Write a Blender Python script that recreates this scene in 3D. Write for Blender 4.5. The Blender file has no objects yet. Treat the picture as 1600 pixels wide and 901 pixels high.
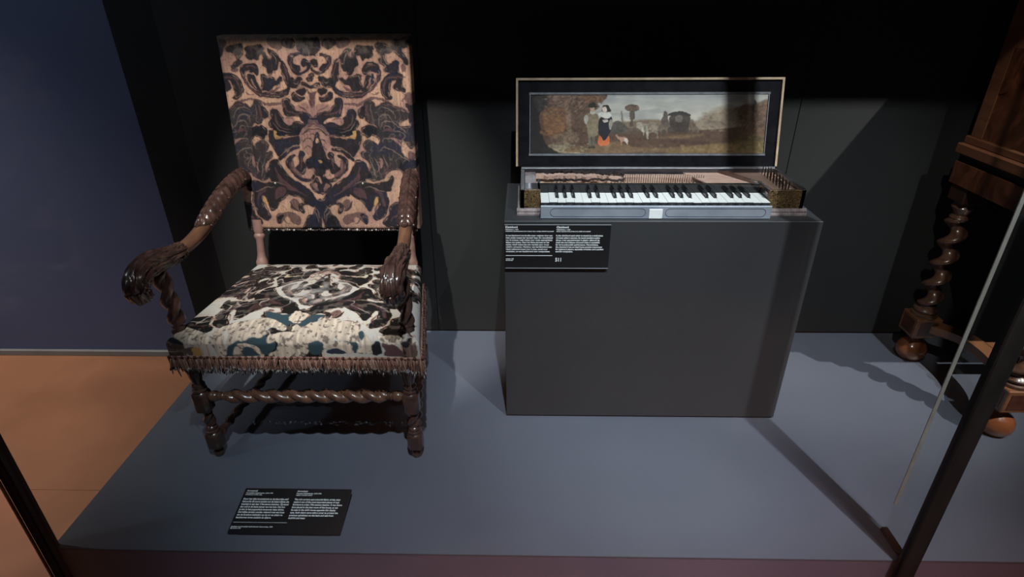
import bpy, math, random
import numpy as np
from mathutils import Matrix, Vector
random.seed(7)
RNG = np.random.default_rng(11)
SC = bpy.context.scene
COL = SC.collection

# ------------------------------------------------------------------ camera
cam_d = bpy.data.cameras.new('camera')
cam_d.sensor_width = 36.0
cam_d.lens = 911.2 / 1600 * 36
cam_d.clip_start = 0.02
cam = bpy.data.objects.new('camera', cam_d)
COL.objects.link(cam)
PITCH, ROLL, YAW = 0.482835, 0.0067893, -0.0236261
_fw = Vector((math.sin(YAW) * math.cos(PITCH), math.cos(YAW) * math.cos(PITCH), -math.sin(PITCH)))
_rt = Vector((math.cos(YAW), -math.sin(YAW), 0.0))
_dn = _fw.cross(_rt)
_r = _rt * math.cos(ROLL) + _dn * math.sin(ROLL)
_d = _dn * math.cos(ROLL) - _rt * math.sin(ROLL)
_m = Matrix((_r, -_d, -_fw)).transposed().to_4x4()
_m.translation = (0, 0, 1.3)
cam.matrix_world = _m
SC.camera = cam

# ------------------------------------------------------------------ world, exposure
SC.view_settings.view_transform = 'Standard'
SC.view_settings.look = 'None'
SC.view_settings.gamma = 1.0
SC.view_settings.use_curve_mapping = False
SC.view_settings.exposure = 0.0
w = bpy.data.worlds.new('dim_hall'); SC.world = w; w.use_nodes = True
w.node_tree.nodes['Background'].inputs[0].default_value = (0.55, 0.62, 0.80, 1)
w.node_tree.nodes['Background'].inputs[1].default_value = 0.006

# ------------------------------------------------------------------ gallery spotlights (ceiling track in the hall)
def spot(name, loc, target, watts, size_deg, blend, col, rad=0.02):
    l = bpy.data.lights.new(name, 'SPOT')
    l.energy = watts; l.spot_size = math.radians(size_deg); l.spot_blend = blend
    l.color = col; l.shadow_soft_size = rad
    o = bpy.data.objects.new(name, l); COL.objects.link(o)
    o.location = loc
    o.rotation_euler = (Vector(target) - Vector(loc)).to_track_quat('-Z', 'Y').to_euler()
    return o
spot('spotlight_armchair', (-0.50, -0.30, 3.5), (-0.60, 1.80, 0.62), 740, 20, 0.55, (1.0, 0.95, 0.90))
spot('spotlight_clavichord', (1.407, -0.30, 3.5), (0.76, 1.64, 0.42), 510, 33, 0.85, (0.92, 0.96, 1.0))
spot('spotlight_keyboard', (0.20, -0.30, 3.5), (-0.06, 1.56, 0.0), 470, 36, 0.95, (0.84, 0.92, 1.0))
spot('spotlight_cabinet', (2.75, -0.30, 3.5), (1.36, 1.95, 0.42), 900, 25, 0.9, (1.0, 0.95, 0.90))
spot('spotlight_cabinet_side', (0.0, -0.30, 3.5), (1.50, 1.72, 0.78), 200, 15, 0.9, (1.0, 0.93, 0.86))
spot('spotlight_floor', (-3.5, 1.30, 3.6), (-2.50, 1.72, -0.25), 640, 47, 1.0, (1.0, 0.86, 0.74), 0.08)
spot('spotlight_wall', (-3.6, 0.2, 3.4), (-2.5, 2.26, 1.0), 130, 70, 1.0, (0.70, 0.84, 1.0), 0.08)
spot('spotlight_hall', (1.2, 0.1, 3.5), (0.6, 0.20, -0.25), 430, 46, 1.0, (1.0, 0.80, 0.86), 0.08)

# ------------------------------------------------------------------ materials
def _nt(name):
    m = bpy.data.materials.new(name); m.use_nodes = True
    nt = m.node_tree; b = nt.nodes['Principled BSDF']
    return m, nt, b
def _coords(nt, scale):
    tc = nt.nodes.new('ShaderNodeTexCoord'); mp = nt.nodes.new('ShaderNodeMapping')
    mp.inputs['Scale'].default_value = scale
    nt.links.new(tc.outputs['Object'], mp.inputs['Vector'])
    return mp.outputs['Vector']
def plain(name, c0, c1=None, rough=0.5, scale=20.0, stretch=(1, 1, 1), metallic=0.0, spec=0.5, coat=0.0,
          bump=0.0, bscale=200.0, detail=4.0, lo=0.35, hi=0.65, distort=0.0, rough_var=0.0):
    m, nt, b = _nt(name)
    b.inputs['Roughness'].default_value = rough
    b.inputs['Metallic'].default_value = metallic
    b.inputs['Specular IOR Level'].default_value = spec
    b.inputs['Coat Weight'].default_value = coat
    b.inputs['Coat Roughness'].default_value = 0.12
    b.inputs['Base Color'].default_value = (*c0, 1)
    v = _coords(nt, tuple(stretch))
    if c1 is not None:
        n = nt.nodes.new('ShaderNodeTexNoise'); n.inputs['Scale'].default_value = scale
        n.inputs['Detail'].default_value = detail; n.inputs['Distortion'].default_value = distort
        r = nt.nodes.new('ShaderNodeValToRGB')
        r.color_ramp.elements[0].position = lo; r.color_ramp.elements[1].position = hi
        r.color_ramp.elements[0].color = (*c0, 1); r.color_ramp.elements[1].color = (*c1, 1)
        nt.links.new(v, n.inputs['Vector']); nt.links.new(n.outputs['Fac'], r.inputs['Fac'])
        nt.links.new(r.outputs['Color'], b.inputs['Base Color'])
        if rough_var:
            mr = nt.nodes.new('ShaderNodeMapRange')
            mr.inputs['To Min'].default_value = rough - rough_var; mr.inputs['To Max'].default_value = rough + rough_var
            nt.links.new(n.outputs['Fac'], mr.inputs['Value']); nt.links.new(mr.outputs['Result'], b.inputs['Roughness'])
    if bump:
        n2 = nt.nodes.new('ShaderNodeTexNoise'); n2.inputs['Scale'].default_value = bscale
        n2.inputs['Detail'].default_value = 3
        bp = nt.nodes.new('ShaderNodeBump'); bp.inputs['Strength'].default_value = bump
        bp.inputs['Distance'].default_value = 0.002
        nt.links.new(v, n2.inputs['Vector']); nt.links.new(n2.outputs['Fac'], bp.inputs['Height'])
        nt.links.new(bp.outputs['Normal'], b.inputs['Normal'])
    return m
def painted(name, rough=0.9, spec=0.2, bump=0.35, bscale=900.0, coat=0.0):
    """colour attribute printed / woven on the surface"""
    m, nt, b = _nt(name)
    a = nt.nodes.new('ShaderNodeVertexColor'); a.layer_name = 'Col'
    nt.links.new(a.outputs['Color'], b.inputs['Base Color'])
    b.inputs['Roughness'].default_value = rough; b.inputs['Specular IOR Level'].default_value = spec
    b.inputs['Coat Weight'].default_value = coat
    if bump:
        v = _coords(nt, (1, 1, 1))
        n2 = nt.nodes.new('ShaderNodeTexNoise'); n2.inputs['Scale'].default_value = bscale
        bp = nt.nodes.new('ShaderNodeBump'); bp.inputs['Strength'].default_value = bump; bp.inputs['Distance'].default_value = 0.001
        nt.links.new(v, n2.inputs['Vector']); nt.links.new(n2.outputs['Fac'], bp.inputs['Height'])
        nt.links.new(bp.outputs['Normal'], b.inputs['Normal'])
    return m
def glass_mat(name, tint=(0.97, 0.985, 0.98), refl=1.0):
    m, nt, b = _nt(name)
    nt.nodes.remove(b)
    out = nt.nodes['Material Output']
    t = nt.nodes.new('ShaderNodeBsdfTransparent'); t.inputs['Color'].default_value = (*tint, 1)
    g = nt.nodes.new('ShaderNodeBsdfGlossy'); g.inputs['Roughness'].default_value = 0.02
    fr = nt.nodes.new('ShaderNodeLayerWeight'); fr.inputs['Blend'].default_value = 0.5
    pw = nt.nodes.new('ShaderNodeMath'); pw.operation = 'POWER'; pw.inputs[1].default_value = 5.0
    mu = nt.nodes.new('ShaderNodeMath'); mu.operation = 'MULTIPLY_ADD'; mu.inputs[1].default_value = 0.96 * refl; mu.inputs[2].default_value = 0.035 * refl
    nt.links.new(fr.outputs['Facing'], pw.inputs[0])
    mx = nt.nodes.new('ShaderNodeMixShader')
    nt.links.new(pw.outputs[0], mu.inputs[0]); nt.links.new(mu.outputs[0], mx.inputs['Fac'])
    nt.links.new(t.outputs[0], mx.inputs[1]); nt.links.new(g.outputs[0], mx.inputs[2])
    nt.links.new(mx.outputs[0], out.inputs['Surface'])
    return m
def scroll_gold(name):
    m, nt, b = _nt(name)
    v = _coords(nt, (1, 1, 1))
    n = nt.nodes.new('ShaderNodeTexNoise'); n.inputs['Scale'].default_value = 70; n.inputs['Detail'].default_value = 1.2
    n.inputs['Distortion'].default_value = 1.6
    mu = nt.nodes.new('ShaderNodeMath'); mu.operation = 'MULTIPLY'; mu.inputs[1].default_value = 36
    sn = nt.nodes.new('ShaderNodeMath'); sn.operation = 'SINE'
    r = nt.nodes.new('ShaderNodeValToRGB'); e = r.color_ramp.elements
    e[0].position = 0.30; e[0].color = (0.018, 0.011, 0.007, 1); e[1].position = 0.66; e[1].color = (0.22, 0.135, 0.055, 1)
    nt.links.new(v, n.inputs['Vector']); nt.links.new(n.outputs['Fac'], mu.inputs[0]); nt.links.new(mu.outputs[0], sn.inputs[0])
    mr = nt.nodes.new('ShaderNodeMapRange'); mr.inputs['From Min'].default_value = -1
    nt.links.new(sn.outputs[0], mr.inputs['Value']); nt.links.new(mr.outputs['Result'], r.inputs['Fac'])
    nt.links.new(r.outputs['Color'], b.inputs['Base Color']); b.inputs['Roughness'].default_value = 0.45
    return m

M = {}
M['grey_paint'] = plain('grey_paint', (0.102, 0.111, 0.143), (0.113, 0.122, 0.155), rough=0.36, scale=2.5, spec=0.45, bump=0.05, bscale=300, rough_var=0.06)
M['plinth_paint'] = plain('plinth_paint', (0.037, 0.0375, 0.0415), (0.041, 0.0415, 0.0455), rough=0.5, scale=2.5, spec=0.4, bump=0.05, bscale=300)
M['wall_paint'] = plain('wall_paint', (0.0180, 0.0182, 0.0190), (0.0205, 0.0207, 0.0215), rough=0.7, scale=2.0, spec=0.3, bump=0.05)
M['black_paint'] = plain('black_paint', (0.012, 0.012, 0.013), (0.016, 0.016, 0.017), rough=0.7, scale=3, spec=0.2)
M['blue_wall'] = plain('blue_wall_paint', (0.078, 0.094, 0.178), (0.084, 0.101, 0.190), rough=0.6, scale=1.2, spec=0.3, bump=0.05)
M['skirting'] = plain('skirting_grey', (0.16, 0.155, 0.16), (0.19, 0.185, 0.19), rough=0.5, scale=6)
M['fascia'] = plain('fascia_plum', (0.160, 0.115, 0.175), (0.185, 0.135, 0.200), rough=0.35, scale=3, spec=0.5)
M['floor'] = plain('brown_floor', (0.22, 0.092, 0.048), (0.30, 0.128, 0.068), rough=0.48, scale=2.2, stretch=(1.0, 1.0, 1), spec=0.35, detail=5, distort=0.6)
M['joint'] = plain('dark_joint', (0.09, 0.045, 0.028), rough=0.8)
M['walnut'] = plain('walnut', (0.085, 0.040, 0.027), (0.155, 0.074, 0.046), rough=0.30, scale=14, stretch=(4, 1, 1), coat=0.5, spec=0.5, distort=0.8)
M['walnut_dark'] = plain('walnut_dark', (0.042, 0.022, 0.018), (0.082, 0.041, 0.031), rough=0.28, scale=30, coat=0.45, spec=0.5)
M['walnut_warm'] = plain('walnut_warm', (0.095, 0.043, 0.026), (0.155, 0.072, 0.041), rough=0.28, scale=16, stretch=(5, 1, 1), coat=0.5)
M['rose_post'] = plain('rose_brown_wood', (0.20, 0.105, 0.085), (0.30, 0.165, 0.135), rough=0.55, scale=25)
M['carved'] = plain('carved_walnut', (0.030, 0.015, 0.013), (0.085, 0.042, 0.035), rough=0.26, scale=40, coat=0.4, spec=0.55)
M['cloth_back'] = plain('dark_backing_cloth', (0.03, 0.022, 0.022), (0.05, 0.035, 0.032), rough=0.9, scale=60)
M['fabric'] = painted('woven_velvet', bump=0.5)
M['fringe'] = painted('fringe_yarn', bump=0.0, rough=0.85)
M['braid'] = painted('braid_yarn', bump=0.3, rough=0.7)
M['oil'] = painted('oil_paint', rough=0.55, spec=0.35, bump=0.25, bscale=350, coat=0.0)
M['ebony'] = plain('ebony', (0.008, 0.008, 0.010), (0.014, 0.013, 0.016), rough=0.22, scale=30, spec=0.35)
M['gloss_black'] = plain('gloss_black', (0.006, 0.006, 0.007), rough=0.12, spec=0.5)
M['ripple'] = plain('ripple_moulding', (0.5, 0.5, 0.54), (0.65, 0.65, 0.70), rough=0.25, scale=60, metallic=0.7)
M['lid_edge'] = plain('lid_edge_wood', (0.40, 0.27, 0.17), (0.55, 0.40, 0.27), rough=0.5, scale=30, stretch=(1, 1, 1))
M['gilt'] = scroll_gold('gilt_scroll_paper')
M['base_mould'] = plain('base_moulding', (0.20, 0.15, 0.15), (0.34, 0.27, 0.27), rough=0.3, scale=60, coat=0.4)
M['case_dark'] = plain('case_dark', (0.030, 0.026, 0.032), (0.05, 0.043, 0.05), rough=0.3, scale=30, coat=0.3)
M['soundboard'] = plain('soundboard', (0.54, 0.32, 0.25), (0.66, 0.45, 0.37), rough=0.55, scale=30, stretch=(1, 6, 1))
M['pale_lever'] = plain('pale_key_lever', (0.48, 0.33, 0.23), (0.60, 0.45, 0.34), rough=0.6, scale=40)
M['bone'] = plain('bone_key', (0.88, 0.87, 0.85), (0.93, 0.92, 0.90), rough=0.30, scale=40, spec=0.5)
M['sharp'] = plain('black_key', (0.020, 0.021, 0.024), (0.035, 0.036, 0.040), rough=0.28, scale=40, spec=0.5)
M['silver'] = plain('key_slip_grey', (0.30, 0.33, 0.40), (0.40, 0.43, 0.50), rough=0.34, scale=12, metallic=0.25, spec=0.6, coat=0.5)
M['silver_line'] = plain('incised_line', (0.06, 0.065, 0.08), rough=0.5)
M['ivory'] = plain('ivory_plate', (0.82, 0.82, 0.82), (0.9, 0.9, 0.9), rough=0.3, scale=40)
M['wire'] = plain('wire', (0.10, 0.07, 0.055), rough=0.4, metallic=0.5)
M['brass'] = plain('brass', (0.45, 0.30, 0.18), (0.55, 0.38, 0.24), rough=0.4, metallic=0.6, scale=50)
M['felt'] = plain('felt', (0.02, 0.012, 0.014), (0.035, 0.02, 0.022), rough=0.95, scale=80)
M['label'] = plain('label_black', (0.010, 0.011, 0.013), (0.014, 0.015, 0.017), rough=0.35, scale=10, spec=0.4)
M['label_highlight'] = plain('label_highlight_grey', (0.30, 0.32, 0.36), rough=0.3)
M['white_ink'] = plain('white_ink', (0.85, 0.86, 0.88), rough=0.6)
M['cab_wood'] = plain('burr_walnut', (0.075, 0.022, 0.010), (0.18, 0.060, 0.028), rough=0.32, scale=9, stretch=(1, 1.4, 1), coat=0.4, distort=2.5, detail=6)
M['cab_mould'] = plain('cabinet_moulding', (0.17, 0.065, 0.032), (0.24, 0.10, 0.05), rough=0.32, scale=12, stretch=(1, .2, 4), coat=0.4)
M['cab_dark'] = plain('cabinet_dark', (0.030, 0.011, 0.007), (0.05, 0.02, 0.012), rough=0.4, scale=14)
M['cab_inlay'] = plain('cabinet_inlay', (0.065, 0.020, 0.014), (0.10, 0.034, 0.022), rough=0.35, scale=30, coat=0.4)
M['bun'] = plain('bun_foot_wood', (0.22, 0.065, 0.026), (0.30, 0.10, 0.040), rough=0.22, scale=14, coat=0.7)
M['post'] = plain('post_black', (0.007, 0.007, 0.007), (0.016, 0.014, 0.013), rough=0.55, spec=0.2, scale=30, stretch=(1, 1, .2))
M['fin_edge'] = plain('lit_glass_edge', (0.55, 0.50, 0.46), (0.66, 0.61, 0.57), rough=0.35, scale=20)
M['glass'] = glass_mat('vitrine_glass', refl=0.8)
M['glass_ar'] = glass_mat('coated_side_glass', refl=0.22)
M['stud'] = plain('stud_metal', (0.55, 0.52, 0.50), rough=0.3, metallic=0.8)

# ------------------------------------------------------------------ mesh helpers
def mesh_from(name, V, F):
    me = bpy.data.meshes.new(name)
    me.from_pydata([tuple(v) for v in V], [], [tuple(f) for f in F])
    me.validate()
    return me
class MB:
    """collects shapes, links them as ONE mesh object"""
    def __init__(s): s.V = []; s.F = []; s.C = None
    def add(s, V, F):
        o = len(s.V); s.V += [tuple(v) for v in V]; s.F += [tuple(i + o for i in f) for f in F]; return s
    def box(s, x0, x1, y0, y1, z0, z1, ch=0.0, R=None):
        if ch <= 0:
            V = [(x, y, z) for x in (x0, x1) for y in (y0, y1) for z in (z0, z1)]
            F = [(0, 1, 3, 2), (4, 6, 7, 5), (0, 4, 5, 1), (2, 3, 7, 6), (0, 2, 6, 4), (1, 5, 7, 3)]
        else:
            V = []; idx = {}
            lo = (x0, y0, z0); hi = (x1, y1, z1)
            for i in range(8):
                sg = [(i >> k) & 1 for k in range(3)]
                for ax in range(3):
                    p = []
                    for k in range(3):
                        e = hi[k] if sg[k] else lo[k]
                        if k != ax: e += -ch if sg[k] else ch
                        p.append(e)
                    idx[(i, ax)] = len(V); V.append(tuple(p))
            F = []
            for ax in range(3):
                a, b = [k for k in range(3) if k != ax]
                for sd in (0, 1):
                    q = []
                    for (u, v) in ((0, 0), (1, 0), (1, 1), (0, 1)):
                        q.append(idx[((sd << ax) | (u << a) | (v << b), ax)])
                    F.append(q)
            for ax in range(3):
                a, b = [k for k in range(3) if k != ax]
                for u in (0, 1):
                    for v in (0, 1):
                        i0 = (u << a) | (v << b); i1 = i0 | (1 << ax)
                        F.append([idx[(i0, a)], idx[(i0, b)], idx[(i1, b)], idx[(i1, a)]])
            for i in range(8): F.append([idx[(i, 0)], idx[(i, 1)], idx[(i, 2)]])
            c = Vector(((x0 + x1) / 2, (y0 + y1) / 2, (z0 + z1) / 2))
            F2 = []
            for f in F:
                P = [Vector(V[i]) for i in f]
                n = (P[1] - P[0]).cross(P[2] - P[0]); m = sum(P, Vector()) / len(P)
                F2.append(list(reversed(f)) if n.dot(m - c) < 0 else f)
            F = F2
        if R is not None: V = [tuple(R @ Vector(v)) for v in V]
        return s.add(V, F)
    def rings(s, rings, caps=True, close=False):
        n = len(rings[0]); V = [p for r in rings for p in r]; F = []
        m = len(rings)
        for i in range(m - 1 + (1 if close else 0)):
            for j in range(n):
                a = i * n + j; b = i * n + (j + 1) % n; i2 = (i + 1) % m
                F.append((a, b, i2 * n + (j + 1) % n, i2 * n + j))
        if caps and not close:
            F.append(tuple(reversed(range(n)))); F.append(tuple(range((m - 1) * n, m * n)))
        return s.add(V, F)
    def lathe(s, p0, p1, prof, seg=20):
        """prof: (distance along, radius) in metres"""
        p0 = Vector(p0); ax = (Vector(p1) - p0).normalized()
        u, v = basis(ax)
        R = []
        for d, r in prof:
            c = p0 + ax * d
            R.append([c + (u * math.cos(t) + v * math.sin(t)) * r for t in [2 * math.pi * k / seg for k in range(seg)]])
        return s.rings(R)
    def twist(s, p0, p1, r, e, pitch, seg=16, per=12, phase=0.0, taper=0.12, hand=1, flat=0.0):
        """barley twist: a round section running in a helix round the axis"""
        p0 = Vector(p0); p1 = Vector(p1); L = (p1 - p0).length; ax = (p1 - p0).normalized()
        u, v = basis(ax); n = max(8, int(L / pitch * per)); R = []
        for i in range(n + 1):
            d = L * i / n; f = i / n
            k = min(1, f / taper, (1 - f) / taper) if taper else 1
            ph = phase + hand * 2 * math.pi * d / pitch
            c = p0 + ax * d + (u * math.cos(ph) + v * math.sin(ph)) * e * k
            R.append([c + (u * math.cos(t) + v * math.sin(t)) * r for t in [2 * math.pi * q / seg for q in range(seg)]])
        return s.rings(R)
    def rope(s, p0, p1, r, e, pitch, seg=24, per=30, phase=0.0, taper=0.06, hand=1):
        """two strands wound together, joined by a sharp groove"""
        p0 = Vector(p0); p1 = Vector(p1); L = (p1 - p0).length; ax = (p1 - p0).normalized()
        u, v = basis(ax); n = max(10, int(L / pitch * per)); R = []
        for i in range(n + 1):
            d = L * i / n; f = i / n; k = min(1, f / taper, (1 - f) / taper) * e; ph = phase + hand * 2 * math.pi * d / pitch
            ring = []
            for q in range(seg):
                t = 2 * math.pi * q / seg; a = t - ph
                rho = k * abs(math.cos(a)) + math.sqrt(max(1e-9, r * r - (k * math.sin(a)) ** 2))
                ring.append(p0 + ax * d + (u * math.cos(t) + v * math.sin(t)) * rho)
            R.append(ring)
        return s.rings(R)
    def sweep(s, path, rad, fn=None, seg=24, up=Vector((0, 0, 1)), phi=None, caps=True):
        """path list of Vector, rad(i,f)->(a,b) half sizes sideways/up, fn(f,phi)->extra radius"""
        n = len(path); R = []
        for i, p in enumerate(path):
            t = (path[min(i + 1, n - 1)] - path[max(i - 1, 0)]).normalized()
            side = t.cross(up).normalized(); nu = side.cross(t).normalized()
            f = i / (n - 1); a, b = rad(f)
            ring = []
            for k in range(seg):
                ph = 2 * math.pi * k / seg
                ex = fn(f, ph) if fn else 0.0
                ring.append(p + side * math.cos(ph) * (a + ex) + nu * math.sin(ph) * (b + ex))
            R.append(ring)
        return s.rings(R, caps)
    def prism(s, poly, y0, y1, axis='z', R=None):
        n = len(poly)
        def mk(p, d):
            if axis == 'z': return (p[0], p[1], d)
            if axis == 'y': return (p[0], d, p[1])
            return (d, p[0], p[1])
        V = [mk(p, y0) for p in poly] + [mk(p, y1) for p in poly]
        if R is not None: V = [tuple(R @ Vector(v)) for v in V]
        F = [tuple(range(n)), tuple(reversed(range(n, 2 * n)))] + [(i, n + i, n + (i + 1) % n, (i + 1) % n) for i in range(n)]
        return s.add(V, F)
    def ball(s, c, r, seg=8, rg=5, sc=(1, 1, 1)):
        R = []
        for i in range(rg + 1):
            a = math.pi * (0.03 + 0.94 * i / rg)
            R.append([(c[0] + sc[0] * r * math.sin(a) * math.cos(2 * math.pi * k / seg), c[1] + sc[1] * r * math.sin(a) * math.sin(2 * math.pi * k / seg), c[2] - sc[2] * r * math.cos(a)) for k in range(seg)])
        return s.rings(R)
    def build(s, name, mat, parent=None, smooth=False, colors=None):
        me = bpy.data.meshes.new(name)
        o = Vector((0, 0, 0)) if parent is None else world_loc(parent)
        me.from_pydata([(v[0] - o.x, v[1] - o.y, v[2] - o.z) for v in s.V], [], s.F)
        fix_normals(me)
        ob = link(name, me, mat, parent, smooth)
        if colors is not None:
            a = me.color_attributes.new('Col', 'FLOAT_COLOR', 'POINT')
            c4 = np.ones((len(s.V), 4), np.float32); c4[:, :3] = np.array(colors, np.float32)
            a.data.foreach_set('color', c4.ravel())
        return ob
def fix_normals(me):
    import bmesh
    bm = bmesh.new(); bm.from_mesh(me)
    bmesh.ops.recalc_face_normals(bm, faces=bm.faces); bm.to_mesh(me); bm.free()
def basis(ax):
    h = Vector((0, 0, 1)) if abs(ax.z) < 0.9 else Vector((1, 0, 0))
    u = ax.cross(h).normalized(); return u, ax.cross(u).normalized()
_WL = {}
def world_loc(o): return _WL.get(o.name, Vector((0, 0, 0)))
def link(name, me, mat, parent, smooth=False):
    ob = bpy.data.objects.new(name, me); COL.objects.link(ob)
    if mat is not None and not me.materials: me.materials.append(M[mat] if isinstance(mat, str) else mat)
    if parent is not None:
        ob.parent = parent
        _WL[ob.name] = world_loc(parent)
    if smooth:
        me.polygons.foreach_set('use_smooth', [True] * len(me.polygons))
        if smooth != 'all':
            me.set_sharp_from_angle(angle=math.radians(40))
    return ob
def thing(name, loc, label, cat, group=None):
    e = bpy.data.objects.new(name, None); COL.objects.link(e); e.location = loc
    e.empty_display_size = 0.05
    e['label'] = label; e['category'] = cat
    if group: e['group'] = group
    _WL[e.name] = Vector(loc)
    return e
def struct(ob): ob['kind'] = 'structure'; return ob
def grid_mesh(name, P, colors, mat, parent):
    """P (h,w,3) world points, colors (h,w,3)"""
    h, w_ = P.shape[:2]; o = np.array(world_loc(parent))
    V = (P - o).reshape(-1, 3).astype(np.float32)
    i = np.arange((h - 1) * (w_ - 1)); r = i // (w_ - 1); c = i % (w_ - 1); a = r * w_ + c
    Q = np.stack([a, a + w_, a + w_ + 1, a + 1], 1).astype(np.int32)
    me = bpy.data.meshes.new(name)
    me.vertices.add(len(V)); me.vertices.foreach_set('co', V.ravel())
    me.loops.add(Q.size); me.loops.foreach_set('vertex_index', Q.ravel())
    me.polygons.add(len(Q)); me.polygons.foreach_set('loop_start', np.arange(0, Q.size, 4, dtype=np.int32))
    me.update(calc_edges=True)
    at = me.color_attributes.new('Col', 'FLOAT_COLOR', 'POINT')
    c4 = np.ones((len(V), 4), np.float32); c4[:, :3] = colors.reshape(-1, 3)
    at.data.foreach_set('color', c4.ravel())
    ob = link(name, me, mat, parent)
    me.polygons.foreach_set('use_smooth', [True] * len(me.polygons))
    return ob
def catmull(pts, per=6, closed=False):
    P = [np.array(p, float) for p in pts]; n = len(P); out = []
    rng = range(n) if closed else range(n - 1)
    for i in rng:
        p0 = P[(i - 1) % n] if closed or i > 0 else P[0]; p1 = P[i]; p2 = P[(i + 1) % n]
        p3 = P[(i + 2) % n] if closed or i + 2 < n else P[-1]
        for k in range(per):
            t = k / per
            out.append(0.5 * (2 * p1 + (p2 - p0) * t + (2 * p0 - 5 * p1 + 4 * p2 - p3) * t * t + (3 * p1 - p0 - 3 * p2 + p3) * t ** 3))
    if not closed: out.append(P[-1])
    return out

# ------------------------------------------------------------------ drawing on number grids (woven pattern, painted panel)
def noise2(h, w_, fy, fx, octaves=3):
    out = np.zeros((h, w_)); amp = 1.0; tot = 0
    for o in range(octaves):
        gy, gx = int(fy * 2 ** o) + 2, int(fx * 2 ** o) + 2
        g = RNG.random((gy + 1, gx + 1))
        y = np.linspace(0, gy - 1e-6, h); x = np.linspace(0, gx - 1e-6, w_)
        yi = y.astype(int); xi = x.astype(int); ty = (y - yi)[:, None]; tx = (x - xi)[None]
        ty = ty * ty * (3 - 2 * ty); tx = tx * tx * (3 - 2 * tx)
        a = g[yi][:, xi]; b = g[yi][:, xi + 1]; c = g[yi + 1][:, xi]; d = g[yi + 1][:, xi + 1]
        out += amp * ((a * (1 - tx) + b * tx) * (1 - ty) + (c * (1 - tx) + d * tx) * ty); tot += amp; amp *= 0.5
    return out / tot
def pmask(h, w_, pts, smooth=True):
    """even-odd polygon mask; pts in pixel coords"""
    if smooth: pts = catmull(pts, 4, True)
    P = np.array([(p[0], p[1]) for p in pts]); m = np.zeros((h, w_), bool)
    x0 = max(0, int(P[:, 0].min())); x1 = min(w_, int(P[:, 0].max()) + 2); y0 = max(0, int(P[:, 1].min())); y1 = min(h, int(P[:, 1].max()) + 2)
    if x1 <= x0 or y1 <= y0: return m
    X, Y = np.meshgrid(np.arange(x0, x1) + .5, np.arange(y0, y1) + .5); k = np.zeros(X.shape, bool)
    for a, b in zip(P, np.roll(P, -1, 0)):
        if a[1] == b[1]: continue
        k ^= ((a[1] > Y) != (b[1] > Y)) & (X < (b[0] - a[0]) * (Y - a[1]) / (b[1] - a[1]) + a[0])
    m[y0:y1, x0:x1] = k
    return m
def blur(a, r):
    for ax in (0, 1):
        p = np.pad(a, [(r + 1, r) if k == ax else (0, 0) for k in (0, 1)], mode='edge'); c = np.cumsum(p, ax)
        n = a.shape[ax]; a = (np.take(c, range(2 * r + 1, n + 2 * r + 1), ax) - np.take(c, range(0, n), ax)) / (2 * r + 1)
    return a
def lay(img, m, col, alpha=1.0):
    a = (m * alpha)[..., None] if m.dtype != bool else m[..., None] * alpha
    img[:] = img * (1 - a) + np.array(col) * a
def sample(img, u, v):
    """bilinear, u,v 0..1"""
    h, w_ = img.shape[:2]
    x = np.clip(u, 0, 1) * (w_ - 1.001); y = np.clip(v, 0, 1) * (h - 1.001); xi = x.astype(int); yi = y.astype(int)
    tx = (x - xi)[..., None]; ty = (y - yi)[..., None]
    return (img[yi, xi] * (1 - tx) + img[yi, xi + 1] * tx) * (1 - ty) + (img[yi + 1, xi] * (1 - tx) + img[yi + 1, xi + 1] * tx) * ty

# ================================================================== THE SETTING
# hall floor: large boards laid on a dark bed, 25 cm below the display platform
fl = MB().box(-6.4, 6.4, -3.6, 2.5, -0.30, -0.262).build('floor', 'joint'); struct(fl)
fy = [-3.40, -2.19, -0.98, 0.23, 1.437, 2.45]
fx = [-6.3, -4.6, -2.9, -1.2, 0.5, 2.2, 3.9, 5.6]
for j in range(len(fy) - 1):
    for i in range(len(fx) - 1):
        MB().box(fx[i] + .0005, fx[i + 1] - .0005, fy[j] + .0005, fy[j + 1] - .0005, -0.262, -0.25, 0.0006).build('floor_board', 'floor', fl)
# blue wall at the left, set back behind the display
wl = MB().box(-6.4, -1.30, 2.268, 2.42, -0.262, 3.6).build('wall_left', 'blue_wall'); struct(wl)
bb = MB().box(-6.4, -1.425, 2.252, 2.268, -0.25, -0.222, 0.002).build('baseboard_left', 'skirting'); struct(bb)
# upright black panel between the blue wall and the back of the display
pr = MB().box(-1.420, -1.226, 2.15, 2.42, -0.25, 3.6, 0.002).build('trim_1', 'black_paint'); struct(pr)
# back wall of the display: tall painted panels with hairline joints
wb = MB().box(-1.226, 3.4, 2.110, 2.30, -0.25, 3.6).build('wall_back', 'black_paint'); struct(wb)
px = [-1.226, -0.36, 0.951, 2.2, 3.4]
for i in range(4):
    MB().box(px[i] + .001, px[i + 1] - .001, 2.096, 2.110, 0.002, 3.0, 0.001).build('wall_panel', 'wall_paint', wb)

# ================================================================== DISPLAY PLATFORM
pf = thing('display_platform', (0.9, 1.55, -0.25), 'low dark grey painted platform carrying the armchair, plinth and cabinet', 'platform')
MB().box(-1.232, 3.3, 1.008, 2.094, -0.006, 0.0, 0.0010).build('platform_top', 'grey_paint', pf)
MB().box(-1.228, 3.3, 1.009, 1.03, -0.25, -0.0062).build('fascia', 'fascia', pf)
MB().box(-1.228, -1.21, 1.03, 2.09, -0.25, -0.0062).build('side_board', 'black_paint', pf)

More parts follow.
